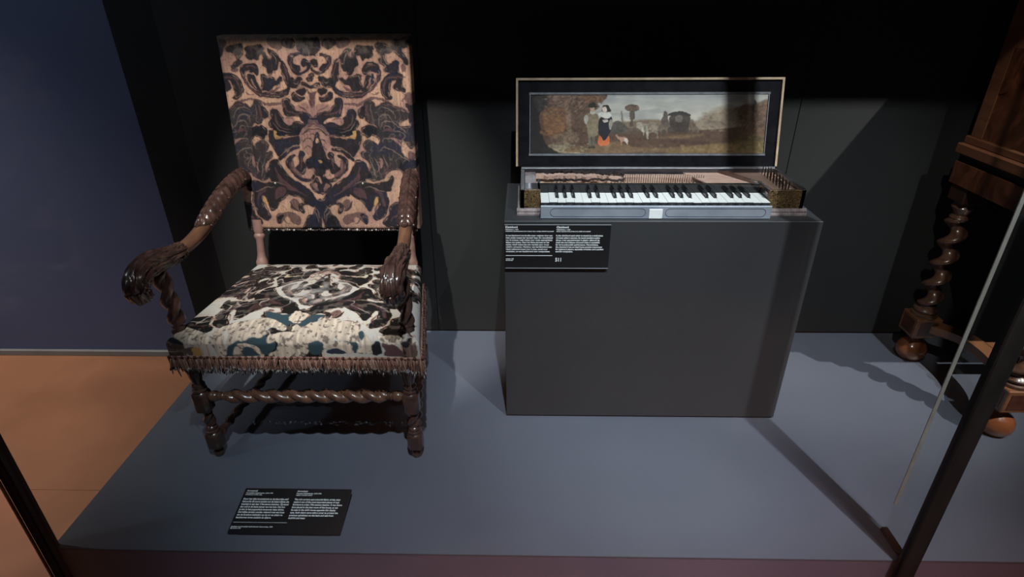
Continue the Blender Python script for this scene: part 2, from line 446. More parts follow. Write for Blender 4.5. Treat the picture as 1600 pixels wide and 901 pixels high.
# ================================================================== GLASS CASE
gc = thing('glass_case', (0.9, 1.0, -0.25), 'tall frameless glass vitrine enclosing the display, seen through its front pane', 'display case')
MB().box(-1.214, 0.945, 0.992, 1.002, -0.12, 2.24).build('glass_pane', 'glass', gc)
MB().box(0.985, 3.2, 0.992, 1.002, -0.12, 2.24).build('glass_pane', 'glass', gc)
MB().box(-1.234, -1.226, 1.03, 2.09, 0.002, 2.24).build('glass_pane', 'glass_ar', gc)
MB().box(-1.244, -1.216, 0.990, 1.022, -0.249, 2.24, 0.003).build('corner_post', 'post', gc)
MB().box(-1.2475, -1.2445, 0.985, 0.992, -0.249, 2.24).build('corner_trim', 'brass', gc)
MB().box(0.943, 0.987, 0.984, 1.006, -0.20, 2.24, 0.003).build('joint_post', 'post', gc)
fin = MB().box(0.957, 0.967, 1.008, 1.096, 0.012, 2.24).build('glass_fin', 'glass', gc)
MB().box(0.9575, 0.9665, 1.0965, 1.099, 0.10, 2.24).build('fin_edge', 'fin_edge', fin)  # pale strip paints the light caught along the fin's inner edge
MB().box(0.953, 0.971, 1.008, 1.102, 0.0, 0.012, 0.002).build('fin_shoe', 'post', fin)
hd = MB().box(-1.25, 3.3, 0.985, 1.06, 2.115, 3.0, 0.003).build('header', 'black_paint', gc)
MB().box(-1.25, 3.3, 1.06, 2.094, 2.94, 3.0).build('case_roof', 'black_paint', gc)

# ================================================================== PLINTH
pl = thing('display_plinth', (0.389, 1.725, 0.0), 'square grey painted plinth standing under the clavichord', 'plinth')
MB().box(-0.058, 0.8365, 1.548, 1.90, 0.006, 0.703, 0.0012).build('plinth_body', 'plinth_paint', pl)
MB().box(-0.050, 0.8285, 1.556, 1.892, 0.0, 0.006).build('plinth_foot', 'black_paint', pl)

# ================================================================== ARMCHAIR
BACK_PATTERN = """d 1 106,169 120,142 144,129 176,129 198,142 205,162 194,180 182,176 180,167 144,167 126,176 122,196 131,218 146,245 178,265 214,270 277,272 326,261 360,234 353,261 324,283 279,292 225,290 176,277 138,247 113,209
d 1 144,185 176,185 180,207 189,239 209,261 180,259 153,234 140,212
d 1 209,187 234,182 250,196 274,191 290,212 317,196 319,207 301,225 270,232 254,256 234,261 212,250 207,234 218,218
d 1 263,61 292,70 317,97 324,120 313,115 301,158 286,162 268,182 254,171 245,146 225,131 236,104 234,88 252,77 252,88 265,115 277,93 268,72
d 1 328,111 348,135 366,196 353,239 337,218 328,185 326,146
d 1 144,57 169,50 198,48 234,45 247,61 230,88 214,90 200,115 185,104 160,106 149,88 153,72
g 1 48,61 79,45 129,37 129,72 106,104 120,120 84,146 66,146 70,131 97,108 86,81 57,77
g 1 -4,25 37,19 52,34 37,50 21,88 -2,104 -2,61
d 1 -2,180 39,173 68,185 95,207 106,245 97,279 70,301 41,297 61,281 59,252 52,223 32,209 -2,214 -2,203
d 1 -4,221 28,218 39,241 30,259 -24,265 -2,241
m 1 57,155 93,153 93,169 70,171
d 1 364,102 398,86 434,84 474,81 474,88 427,90 393,99 384,120 398,135 420,142 425,158 411,169 434,171 461,158 470,138 465,124 452,122 461,131 449,142 436,133 438,117 454,111 472,117 476,140 465,160 443,178 416,180 393,169 373,142
d 1 360,218 371,198 393,207 409,194 432,196 420,212 409,234 384,243 360,236
d 1 456,198 467,194 476,207 465,216
d 0 472,180 485,176 497,182 490,194 476,194
d 1 429,218 447,223 474,239 481,247 456,245 429,236
d 1 396,252 425,247 443,261 427,279 405,274 393,263
d 1 364,274 380,268 396,286 420,295 438,295 418,308 387,310 366,299
m 1 443,256 472,272 488,274 479,355 465,333 452,317 463,295
p 1 405,317 447,322 472,362 474,418 463,396 436,371 375,355 373,333
d 1 308,306 340,297 351,306 344,322 366,333 369,355 405,364 441,373 463,396 456,425 432,441 398,458 384,479 270,481 250,454 221,432 227,407 241,402 236,380 245,357 270,351 281,362 290,384 308,396 306,418 335,429 373,414 409,427 414,414 389,391 360,382 322,384 313,355
p 1 308,396 346,387 369,402 335,429 308,418
g 1 34,335 63,317 106,324 135,340 151,313 171,306 194,328 187,402 167,420 135,420 113,454 104,481 -2,483 10,423 -51,387
m 1 66,306 131,295 196,306 221,319 295,315 290,328 216,335 189,315 129,306 70,315
d 1 120,454 138,434 171,429 194,443 203,472 200,481 115,481
d 1 196,335 221,357 218,384 203,396 191,380
m 1 268,14 333,14 342,57 304,61 272,41
g 1 344,25 393,19 414,37 389,57 353,52
g 1 429,14 488,16 481,72 456,79 429,68
d 1 124,445 203,445 200,474 182,497 164,490 151,472 138,472 120,503 111,499
g 1 -2,483 -2,449 115,445 108,503 122,546 129,528 151,515 189,510 198,533 191,553 173,568 212,568 209,593 178,618 162,640 162,683 176,708 149,721 124,714 93,703 66,674 -56,649 -2,573 -2,535
p 1 99,602 111,598 113,625 106,654 95,643
d 1 216,463 239,463 243,497 268,492 292,497 292,503 382,490 378,526 340,533 297,555 268,586 247,586 227,562 223,539 214,515
d 1 250,445 389,445 384,479 335,470 301,485 259,479
o 1 239,463 256,463 256,483 295,490 268,497 243,499
d 1 247,604 281,580 324,551 375,542 366,553 322,562 292,589 256,611
d 1 203,622 236,613 247,634 268,665 283,690 313,714 353,739 387,768 416,800 429,833 447,833 436,910 425,871 396,845 357,833 324,806 286,802 281,788 243,820 214,840 180,885 160,885 149,840 140,809 129,802 117,822 122,874 149,919 138,939 111,939 84,912 70,874 63,836 79,784 52,779 50,759 39,710 54,699 70,723 102,728 146,739 187,728 182,708 160,696 187,640
m 1 221,683 247,714 281,746 317,757 322,775 290,770 243,739 225,714
m 1 207,764 254,757 263,782 232,809 191,822
m 1 104,784 149,759 138,784 106,811 93,860 81,849
d 1 -2,613 1,622 -47,672 -31,692 -2,665 -2,643
d 1 -29,849 41,849 57,874 57,912 86,939 86,975 -35,997 -20,950
m 1 176,952 180,919 209,903 256,896 308,912 322,943 310,970 286,963 261,950 259,930 239,925 223,950 191,970
d 1 185,952 194,921 227,912 205,939 198,968
d 1 319,858 344,842 384,840 414,851 407,865 375,849 342,854 340,871 348,898 328,898
m 1 281,833 308,820 324,840 313,871 317,892 292,885 274,865
d 1 313,1058 355,937 378,916 398,916 420,937 402,1058
d 1 393,910 427,858 456,833 409,1060 342,1060
d 1 292,616 310,591 344,580 337,591 315,609 310,645 328,683 364,708 409,712 434,683 436,701 414,721 375,726 340,708 306,669 290,647
m 1 315,616 328,609 335,645 362,683 360,701 331,678 310,645
d 1 364,580 384,564 396,580 378,609 393,640 373,683 355,676 335,652 355,634 364,602
d 1 400,616 425,598 443,616 441,645 423,654 405,645
p 1 494,409 454,414 416,432 389,467 382,508 387,544 402,571 420,584 447,562 479,548
d 0 479,461 490,497 508,555 515,598 548,616 542,645 503,663 492,685 447,685 438,652 405,640 407,609 434,598 452,530 458,501
c 0 463,515 472,497 483,497 485,515
o 0 467,609 483,607 488,620 474,627
d 0 405,744 429,719 452,701 456,726 472,744 476,705 490,696 506,726 526,744 506,775 470,795 438,788 416,768
p 0 416,744 438,732 447,757 449,782 432,773
p 0 481,761 494,735 515,748 499,773 479,784
o 1 124,809 133,809 149,840 146,867 133,854 122,836
d 0 963,333 986,333 1022,366 1031,432 997,461 984,423 984,366
g 0 957,23 997,12 1002,45 975,59 955,50
d 0 905,48 934,63 988,113 988,135 955,106 928,81
m 0 957,292 979,270 1002,279 997,333 970,322
g 0 858,447 1011,454 1004,539 972,548 950,512 916,483 867,481
d 0 928,643 968,613 999,629 993,658 952,656 925,674
m 0 970,566 1004,589 1002,618 957,607
d 0 874,160 880,144 919,117 934,129 939,167 914,176 892,171
m 0 952,140 970,129 979,160 961,171"""
STROKES = """v 5 30,398 45,364 70,346 104,340 126,357
v 5 45,416 63,387 90,380 113,391 117,420
v 5 -31,472 45,420 72,409 97,420 104,449
v 4 50,467 61,438 81,432 88,449
v 4 155,328 160,362 149,409
m 12 178,328 182,362 171,409
v 5 -2,512 -22,479 45,458
v 5 -2,562 -51,526 77,499 90,524
m 16 37,465 72,452 95,463
p 12 -17,542 37,506 57,501
v 5 -51,620 54,559 93,546 106,566
v 5 61,656 86,611 95,582
v 5 108,692 120,643 144,593
v 5 135,703 149,647 169,604
p 9 113,643 122,625 115,654 124,678
m 10 54,625 68,656 106,696
m 12 218,647 236,696 270,732 317,770 375,806
v 5 86,784 122,768 162,755 200,759
v 5 167,728 207,726 256,739
m 9 319,322 326,355 362,369 409,375
m 9 261,373 261,414 288,443 337,447
v 4 243,418 274,454 335,465
m 10 -24,196 66,200 88,241 84,277
m 9 120,185 126,223 158,263 214,281 299,279 340,263
m 8 135,142 167,138 189,149
p 12 279,250 299,234 315,218
m 14 239,272 279,256 306,239
m 9 337,131 351,173 351,212
v 4 279,77 299,104 301,135
p 10 158,200 164,230 180,250
m 8 382,104 373,126 389,153 411,167
m 8 384,283 407,299 425,299
v 4 380,218 398,223 411,207
v 5 261,591 297,562 337,542 369,544
m 8 306,622 308,652 335,687 375,712
m 8 380,591 369,634 364,663
v 4 391,871 418,910 425,957
v 4 411,865 429,898 432,937
m 9 -51,896 34,925 61,959
m 9 122,836 140,887 126,925
d 7 396,479 418,458 443,447 472,445
d 5 396,479 418,461 449,456
d 5 398,519 418,501 443,508 452,533
d 5 398,555 420,537 436,548
d 5 434,479 454,472 470,485
m 5 427,427 454,420 476,427
d 5 317,396 340,393 362,402
d 4 391,328 407,342 443,355
m 5 396,340 425,351 447,373
d 4 355,30 373,25 391,37 384,45
d 4 292,21 322,23 357,21
m 6 274,25 290,41 304,61
m 7 -49,369 61,331 106,328
m 7 -2,319 -26,290 -2,270
m 8 115,268 133,279 158,281
d 8 274,833 288,871 317,892
d 6 225,932 234,957 259,963"""
SEAT_PATTERN = """t -323,751 -232,773 -145,787 -11,775 28,863 -41,863 -76,897 -106,936 -193,909 -211,941 -206,978 -176,951 -193,1007 -141,1000 -132,1024 -171,1064 -202,1086 -553,1105 -532,1056 -497,1022 -449,998 -367,993 -328,978 -245,980 -211,941 -193,909 -267,848
t -20,875 24,826 76,819 85,787 211,790 176,817 154,853 93,863 54,902 -15,887
w -571,863 -493,846 -349,821 -263,817 -167,856 -85,897 -72,932 -115,936 -171,909 -224,914 -206,951 -254,983 -332,973 -367,993 -449,998 -506,1022 -519,1002 -519,958
w -202,980 -180,961 -93,946 -33,936 -24,905 15,892 59,919 59,1095 -193,1098 -176,1073 -141,1054 -111,1015 -128,998 -171,1007 -197,1007
w -15,892 54,902 102,861 167,856 176,824 284,819 423,839 501,846 527,1005 475,1005 436,993 371,988 332,978 289,1005 237,1000 145,998 128,1015 124,1051 85,1090 2,1095
w -93,809 -67,760 -20,755 28,863 -33,863 -85,843
w -76,755 -2,763 63,787 54,819 24,851 -28,863
t 141,998 241,1000 237,1051 202,1081 158,1090 119,1061
w 241,1015 310,993 402,993 462,1012 462,1073 415,1073 375,1042 328,1032 250,1051
n 271,1051 336,1037 384,1051 415,1073 319,1081 258,1071
t 402,993 445,995 514,1007 501,1064 471,1068 462,1012
w -471,1056 -428,1012 -358,1010 -289,1027 -241,1088 -284,1083 -323,1039 -375,1032 -415,1064 -415,1098 -484,1098
w -640,990 -640,922 -575,873 -553,887 -562,958 -545,1017 -532,1066 -549,1093 -610,1086 -632,1027
d -931,1012 -875,1007 -1157,897 -1131,944
b -944,1049 -792,1037 -805,1100 -1174,968
w -1126,880 -1165,790 -645,976 -649,1010 -736,1020 -714,1056 -740,1100 -814,1100 -792,1037 -1178,895
o -801,1046 -731,1046 -740,1095 -792,1100 -805,1076
w 514,929 549,929 610,985 632,1005 610,1073 506,1068 536,1005
t 514,941 549,922 566,971 536,993
d 632,1005 692,1002 692,1076 619,1078
m 701,1002 805,1010 870,1066 866,1095 710,1090 727,1049
w 679,958 844,956 862,1002 805,1010 701,998
b 862,1002 927,1010 970,995 970,1095 888,1095 883,1056
d 857,1000 918,998 905,1029 875,1029"""
def backrest_surf(s,t):
    # s 0..1 left-right, t 0..1 top-bottom; edges wrapped outside 0..1
    hw=.294; cx=-.648
    a=s*2-1; b=t*2-1
    r=.05
    def wrap(q,r):
        e=np.maximum(0,np.abs(q)-(1-r)); an=np.minimum(e/r,np.pi/2); ex=np.maximum(0,e-r*np.pi/2)
        return np.sign(q)*(np.minimum(np.abs(q),1-r)+r*np.sin(an)), (1-np.cos(an))*r, ex
    ha,da,xa=wrap(a,.045); hb,db,xb=wrap(b,.045)
    depth=np.maximum(da,db)*.30+np.maximum(xa,xb)*.30
    bul=.012*(1-np.clip(ha,-1,1)**2)*(1-np.clip(hb,-1,1)**2)
    x=cx+hw*ha
    tt=(hb+1)/2
    y=1.905-.075*tt+depth-bul; z=1.162-.600*tt+.0*depth
    return np.stack([x,y+0*x,z+0*x],-1)
def seat_surf(s,t):
    # s -1..1 (wraps past), t 0 back..1 front (wraps past 1)
    ta=np.clip(t,0,1)
    hw=.281+(.346-.281)*ta; cx=-.628
    r=.017
    L=.45
    e=np.maximum(0,(np.abs(s)-1)*.33+r); an=np.minimum(e/r,np.pi/2); ex=np.maximum(0,e-r*np.pi/2)
    h=np.sign(s)*(np.minimum(np.abs(s)*hw,hw-r)); h=np.where(np.abs(s)*hw>hw-r, np.sign(s)*(hw-r+r*np.sin(an)),h)
    ds=(1-np.cos(an))*r+ex
    e2=np.maximum(0,(t-1)*L+r); a2=np.minimum(e2/r,np.pi/2); ex2=np.maximum(0,e2-r*np.pi/2)
    d=np.minimum(t*L,L-r); d=np.where(t*L>L-r,L-r+r*np.sin(a2),d)
    dt=(1-np.cos(a2))*r+ex2
    dome=.03*(1-np.clip(s,-1,1)**2)*(1-(2*ta-1)**2)**.7*1.0
    z=.462-.012*ta+dome-np.maximum(ds,dt)
    return np.stack([cx+h,1.765-d+0*h,np.maximum(z,.384)],-1)

K = dict(c=(.47, .275, .190), d=(.0085, .009, .013), m=(.085, .042, .046), p=(.255, .135, .118), o=(.42, .24, .09),
         g=(.022, .020, .022), b=(.16, .095, .075), t=(.026, .046, .058), w=(.52, .415, .335), n=(.02, .025, .045))
def axis_s(t): return .483 - .040 * t
def woven_pattern(N=840):
    """mirrored foliage damask, cream ground, navy leaves with mauve and gold shading; grid covers 0..1 x 0..1"""
    rows = []
    for ln in BACK_PATTERN.strip().split('\n'):
        a = ln.split(); pts = [tuple(int(q) / 1000 for q in p.split(',')) for p in a[2:]]
        rows.append((a[0], int(a[1]), pts))
    img = np.zeros((N, N, 3)); img[:] = K['c']
    n1 = noise2(N, N, 5, 5, 4)
    img *= (0.66 + .6 * n1)[..., None]
    # rosy and grey drifts in the ground
    lay(img, np.clip((noise2(N, N, 7, 5, 3) - .5) * 3, 0, .55), (.26, .135, .125))
    masks = []
    dk = np.zeros((N, N)); grow = lambda m, r, th: (blur(m.astype(float), r) > th)
    for c, mir, pts in rows:
        sets = [pts]
        if mir: sets.append([(2 * axis_s(t) - s, t) for s, t in pts])
        for q in sets:
            jit = [(s * N + random.uniform(-2, 2), t * N + random.uniform(-2, 2)) for s, t in q]
            mk = pmask(N, N, jit); mk = grow(mk, 5, .20) if c in 'dg' else mk; masks.append((c, mk))
            if c in 'dg': dk = np.maximum(dk, mk)
    # soft mauve shading that follows each leaf in the weave
    bl = blur(dk, 9); lay(img, np.clip(bl * 1.3 - .22, 0, .5), (.15, .072, .066))
    vein = np.abs(noise2(N, N, 22, 22, 3) - .5); streak = noise2(N, N, 10, 130, 2)
    for c, mk in masks:
        mf = blur(mk.astype(float), 1)
        if c == 'g':
            lay(img, mf, K['g'], .96)
            lay(img, mf * np.clip(.75 - vein * 28, 0, .5), (.16, .12, .105))
        else: lay(img, mf, K[c], .96 if c == 'd' else .85)
    blue = np.clip((noise2(N, N, 9, 9, 3) - .52) * 5, 0, 1)
    lay(img, blur(dk, 1) * blue * .55, (.016, .018, .040))
    lay(img, blur(dk, 1) * np.clip(.45 - vein * 40, 0, .3), (.085, .055, .054))
    for ln in STROKES.strip().split('\n'):
        a = ln.split(); wd = int(a[1]) * .00062 * N / 2; P = [np.array([int(v) / 1000 for v in p.split(',')]) for p in a[2:]]
        for mir in (0, 1):
            Q = [np.array(((2 * axis_s(p[1]) - p[0]) if mir else p[0], p[1])) * N for p in P]; C_ = catmull(Q, 5); L, R_ = [], []
            for i, p in enumerate(C_):
                t = C_[min(i + 1, len(C_) - 1)] - C_[max(i - 1, 0)]; t = t / max(1e-6, np.hypot(*t)); f = i / (len(C_) - 1); ww_ = wd * (.35 + 1.3 * math.sin(math.pi * min(1, .15 + f * .85)))
                L.append(p + np.array((-t[1], t[0])) * ww_); R_.append(p - np.array((-t[1], t[0])) * ww_)
            lay(img, blur(pmask(N, N, L + R_[::-1], False).astype(float), 1), dict(K, v=(.17, .12, .10))[a[0]], .85)
    # paler veins inside the leaves, following their outlines
    b5 = blur(dk, 6); brk = noise2(N, N, 40, 40, 2)
    lay(img, ((b5 > .80) & (b5 < .93) & (dk > .5)) * np.clip((brk - .50) * 6, 0, .6), (.12, .066, .064))
    b9 = blur(dk, 13)
    lay(img, ((b9 > .70) & (b9 < .80) & (dk > .5)) * np.clip((brk - .56) * 7, 0, .7), (.24, .15, .115))
    # ragged pile: small displacement of every edge
    wy = (noise2(N, N, 60, 60, 2) - .5) * 8 + (noise2(N, N, 16, 16, 1) - .5) * 7; wx = (noise2(N, N, 60, 60, 2) - .5) * 7 + (noise2(N, N, 16, 16, 1) - .5) * 7
    iy, ix = np.mgrid[0:N, 0:N]; img = img[np.clip(iy + wy, 0, N - 1).astype(int), np.clip(ix + wx, 0, N - 1).astype(int)]
    # flecks of bare warp and loose dark pile
    fl_ = noise2(N, N, 120, 150, 2)
    lay(img, np.clip((fl_ - .66) * 6, 0, .35) * (1 - .8 * dk), (.19, .12, .10)); lay(img, np.clip((.32 - fl_) * 6, 0, .45), (.03, .018, .02))
    img *= (0.74 + .52 * streak)[..., None]
    # worn top edge: nap rubbed off
    yy = np.linspace(0, 1, N)[:, None]
    wear = np.clip((noise2(N, N, 26, 30, 3) - .42) * 4, 0, 1) * np.clip(1 - yy / .11, 0, 1)
    lay(img, wear * .8, (.20, .155, .13))
    return np.clip(img, .004, 1)

CX = -0.640
ch = thing('armchair', (CX, 1.56, 0.0), 'carved walnut armchair with high back and navy and cream foliage velvet upholstery', 'armchair')
PAT = woven_pattern()
n = 440
s_, t_ = np.meshgrid(np.linspace(-.09, 1.09, n), np.linspace(-.09, 1.09, n))
bk = grid_mesh('backrest', backrest_surf(s_, t_), sample(PAT, s_, t_), 'fabric', ch)
bk['label'] = 'tall upholstered back in navy, cream and rose foliage velvet'
bb_ = MB()
bb_.add([(-.938, 1.950, 1.160), (-.358, 1.950, 1.160), (-.358, 1.880, .566), (-.938, 1.880, .566), (-.938, 1.956, 1.160), (-.358, 1.956, 1.160), (-.358, 1.886, .566), (-.938, 1.886, .566)],
        [(0, 1, 2, 3), (7, 6, 5, 4), (0, 4, 5, 1), (1, 5, 6, 2), (2, 6, 7, 3), (3, 7, 4, 0)])
bb_.build('back_cloth', 'cloth_back', bk)
for (sx, tz) in ((.206, .738), (.700, .738)):
    p = backrest_surf(np.array([sx]), np.array([tz]))[0]
    MB().ball((p[0], p[1], p[2]), .0042, 10, 5, (1, .6, 1)).build('stud', 'stud', bk, True)
mb = MB(); cc = []
k = 0
for x in np.arange(-.934, -.360, .0072):
    n0 = len(mb.V); mb.ball((x, 1.832 + random.uniform(-.001, .001), .561 + random.uniform(-.0015, .0015)), .0042 * random.uniform(.7, 1.15), 6, 3)
    c = random.choice([(.45, .40, .36), (.05, .035, .035), (.04, .03, .03), (.22, .17, .15), (.10, .07, .065)])
    cc += [c] * (len(mb.V) - n0)
q = mb.build('braid', 'braid', bk, 'all', cc); q['kind'] = 'stuff'

# seat
def seat_colors(S, T):
    # the same weave, rubbed paler; worn areas show teal lining and pale warp threads
    tv = np.clip(.28 + .74 * T, 0, 1)
    u = np.clip(.5 + (S * .5) * 1.02 - (.5 - axis_s(tv)), 0, 1)
    col = sample(PAT, u, tv)
    lum = col.mean(-1, keepdims=True)
    col = col * .55 + lum * .45 * np.array((1.05, .98, .93))
    h, w_ = S.shape
    col = np.clip((col - .03) * 2.0 + .02, .01, .60)
    wr = noise2(h, w_, 34, 34, 3)
    lay(col, np.clip((wr - .60) * 6, 0, .3) * np.clip(T * 1.3 + .15, 0, 1), (.34, .29, .26))
    col = np.clip(col * (.55 + 1.0 * np.clip((lum * 8 - .5), 0, 1)), 0.006, .43) * np.array((1.02, .93, .86))
    lace = np.abs(noise2(h, w_, 9, 11, 3) - .5)
    lay(col, np.clip(.95 - lace * 42, 0, .8) * np.clip(noise2(h, w_, 16, 16, 2) * 3 - .9, 0, 1), (.46, .375, .33))
    # rubbed disc in the middle
    rr = ((S + .02) / .36) ** 2 + ((T - .50) / .17) ** 2
    lay(col, np.clip((1.25 - rr) * 1.2, 0, .6) * np.clip(3 * noise2(h, w_, 26, 36, 4) - 1.1, 0, 1), (.34, .30, .285))
    N = 900
    img = np.zeros((N, N, 4))
    th = noise2(N, N, 8, 170, 2); bl = noise2(N, N, 70, 110, 3)
    WY, WX = np.mgrid[0:N, 0:N]; WY = (WY + (noise2(N, N, 70, 70, 2) - .5) * 9).astype(int); WX = (WX + (noise2(N, N, 70, 90, 2) - .5) * 7).astype(int)
    for ln in SEAT_PATTERN.strip().split('\n'):
        a = ln.split(); pts = [(int(p.split(',')[0]) / 1000, int(p.split(',')[1]) / 1000) for p in a[1:]]
        pp = [((s + 1.3) / 2.6 * N, t / 1.25 * N) for s, t in pts]
        mk = blur(pmask(N, N, pp)[np.clip(WY, 0, N - 1), np.clip(WX, 0, N - 1)].astype(float), 1)
        base = np.array(K[a[0]])
        c = np.ones((N, N, 3)) * base
        if a[0] in 'wpb':
            c *= (.45 + .85 * th)[..., None]
            dk = np.clip((bl - .57) * 7, 0, .85)[..., None]; c = c * (1 - dk) + np.array((.085, .062, .055)) * dk
        e = mk[..., None]
        img[..., :3] = img[..., :3] * (1 - e) + c * e; img[..., 3] = np.maximum(img[..., 3], mk)
        if a[0] == 'w':   # darker ravelled outline
            ed = np.clip(blur(mk, 3) * 2, 0, 1) * (mk < .5); lay(img[..., :3], ed * .0, (0, 0, 0))
    smp = sample(img, (S + 1.3) / 2.6, T / 1.25)
    a = smp[..., 3:4]
    col = col * (1 - a) + smp[..., :3] * a
    return np.clip(col, .005, 1)
S_, T_ = np.meshgrid(np.linspace(-1.28, 1.28, 470), np.linspace(0, 1.21, 330))
st = grid_mesh('seat', seat_surf(S_, T_), seat_colors(S_, T_), 'fabric', ch)
st['label'] = 'worn upholstered seat with pale threadbare patches and teal lining'
MB().prism([(-.955, 1.335), (-.300, 1.335), (-.362, 1.770), (-.895, 1.770)], .352, .386).build('seat_rail', 'walnut_dark', ch)
# fringe: yarn strands hanging from a knotted braid round three sides of the seat
def edge_pt(f):  # f 0..3 left side back->front, front, right side front->back
    L = [(-.912, 1.755), (-.976, 1.316), (-.280, 1.316), (-.344, 1.755)]
    i = min(int(f), 2); u = f - i; a, b = L[i], L[i + 1]
    out = [(-1, 0), (0, -1), (1, 0)][i]
    return a[0] + (b[0] - a[0]) * u, a[1] + (b[1] - a[1]) * u, out
mb = MB(); cc = []
fs = list(np.linspace(0, 1, 75)) + list(np.linspace(1, 2, 150)) + list(np.linspace(2, 3, 75))
for lay_i in range(3):
    for f in fs:
        f = min(2.999, max(0, f + random.uniform(-.006, .006)))
        x, y, o = edge_pt(f)
        corner = max(0, 1 - abs(f - 2) / .10)
        ln = random.uniform(.032, .050) + .022 * corner * random.random() + (.012 if random.random() < .03 else 0)
        off = .001 + .004 * random.random(); r = random.uniform(.0014, .0022)
        lean = random.uniform(-.012, .012); tx, ty = -o[1], o[0]
        z0 = .392 - .002 * lay_i
        R = []
        col = random.choice([(.17, .075, .052), (.22, .11, .08), (.12, .055, .042), (.27, .16, .125), (.10, .05, .04)])
        tip = random.choice([(.05, .045, .045), (.42, .42, .43), (.22, .21, .21), (.03, .028, .028), (.10, .08, .075), (.55, .55, .57)])
        for kf, rr in ((0, 1.0), (.45, 1.1), (.72, 1.0), (.82, 1.25), (1.0, .35)):
            cx = x + o[0] * off + tx * lean * kf + o[0] * .004 * kf; cy = y + o[1] * off + ty * lean * kf + o[1] * .004 * kf
            R.append([(cx + r * rr * math.cos(a), cy + r * rr * math.sin(a), z0 - ln * kf) for a in (0, 2.1, 4.2)])
            c = col if kf < .75 else tip
            cc += [c] * 3
        mb.rings(R)
fr = mb.build('fringe', 'fringe', st, 'all', cc); fr['kind'] = 'stuff'
mb = MB(); cc = []
for f in list(np.linspace(0, 1, 26)) + list(np.linspace(1, 2, 40)) + list(np.linspace(2, 3, 26)):
    x, y, o = edge_pt(min(2.999, f)); n0 = len(mb.V)
    mb.ball((x + o[0] * .003, y + o[1] * .003, .394), .0046 * random.uniform(.8, 1.1), 7, 4)
    cc += [random.choice([(.06, .025, .02), (.10, .04, .032)])] * (len(mb.V) - n0)
for i in range(3):
    x0, y0, o = edge_pt(i + 0.0); x1, y1, _ = edge_pt(i + .9999); n0 = len(mb.V)
    mb.rings([[(x + o[0] * d, y + o[1] * d, z) for d, z in ((-.002, .388), (.0025, .388), (.0025, .397), (-.002, .397))] for x, y in [(x0 + (x1 - x0) * q / 40, y0 + (y1 - y0) * q / 40) for q in range(41)]])
    cc += [random.choice([(.30, .175, .14), (.20, .095, .075)]) for _ in range(len(mb.V) - n0)]
br = mb.build('braid', 'braid', st, 'all', cc); br['kind'] = 'stuff'

# legs
def leg_front(x, y):
    mb = MB(); b = .0225
    mb.lathe((x, y, 0), (x, y, 1), [(0, .010), (.003, .0145), (.010, .0165), (.018, .0150), (.024, .0105), (.028, .0130), (.031, .015)], 20)
    mb.box(x - b, x + b, y - b, y + b, .030, .094, .009)
    mb.lathe((x, y, 0), (x, y, 1), [(.092, .018), (.096, .020), (.101, .0195), (.103, .0145), (.106, .0165), (.110, .0175), (.114, .0155), (.117, .011), (.122, .012)], 20)
    mb.rope((x, y, .118), (x, y, .172), .0115, .0065, .085, 22, 34, 1.0, .12)
    mb.box(x - b * 1.05, x + b * 1.05, y - b * 1.05, y + b * 1.05, .170, .248, .010)
    mb.lathe((x, y, 0), (x, y, 1), [(.246, .019), (.250, .0215), (.256, .0205), (.258, .0155), (.262, .0185), (.268, .0195), (.274, .016), (.277, .014), (.300, .0185), (.330, .023), (.345, .024)], 20)
    mb.box(x - .026, x + .026, y - .026, y + .026, .340, .384, .003)
    return mb
def leg_rear(x, y):
    mb = MB(); b = .021
    mb.lathe((x, y + .03, 0), (x, y + .03, 1), [(0, .010), (.004, .015), (.012, .0165), (.020, .014), (.028, .014)], 16)
    mb.box(x - b, x + b, y + .008, y + .05, .026, .095, .004)
    mb.rope((x, y + .028, .093), (x, y + .012, .240), .0110, .006, .09, 20, 28, 0, .08)
    mb.box(x - b, x + b, y - .012, y + .030, .235, .40, .004)
    return mb
FL = [(-.950, 1.358), (-.331, 1.362)]; RL = [(-.905, 1.80), (-.385, 1.80)]
for p in FL: leg_front(*p).build('leg', 'walnut_dark', ch, True)
for p in RL: leg_rear(*p).build('leg', 'walnut_dark', ch, True)
# stretchers
def turned_bar(p0, p1, r, e, pitch, phase=0.0):
    p0 = Vector(p0); p1 = Vector(p1); L = (p1 - p0).length; ax = (p1 - p0).normalized()
    mb = MB()
    ends = [(0, .010), (.004, .013), (.012, .0165), (.020, .0165), (.028, .013), (.031, .0095), (.033, .0125), (.036, .0125), (.038, .0085), (.041, .0115), (.044, .0115), (.047, .009), (.056, .0105)]
    mb.lathe(p0, p1, ends, 18); mb.lathe(p1, p0, ends, 18)
    mb.rope(p0 + ax * .050, p1 - ax * .050, r, e, pitch, 32, 48, phase, .04)
    return mb
turned_bar((-.928, 1.358, .226), (-.353, 1.362, .229), .0138, .0078, .1090, 2.6).build('front_stretcher', 'walnut', ch, True)
for (a, b) in zip(FL, RL):
    turned_bar((a[0], a[1] + .02, .060), (b[0], b[1] + .01, .060), .0095, .0055, .100).build('side_stretcher', 'walnut_dark', ch, True)
turned_bar((-.928, 1.58, .060), (-.358, 1.58, .060), .0095, .0055, .100).build('cross_stretcher', 'walnut_dark', ch, True)
turned_bar((-.885, 1.815, .200), (-.405, 1.815, .200), .0095, .0055, .100).build('rear_stretcher', 'walnut_dark', ch, True)
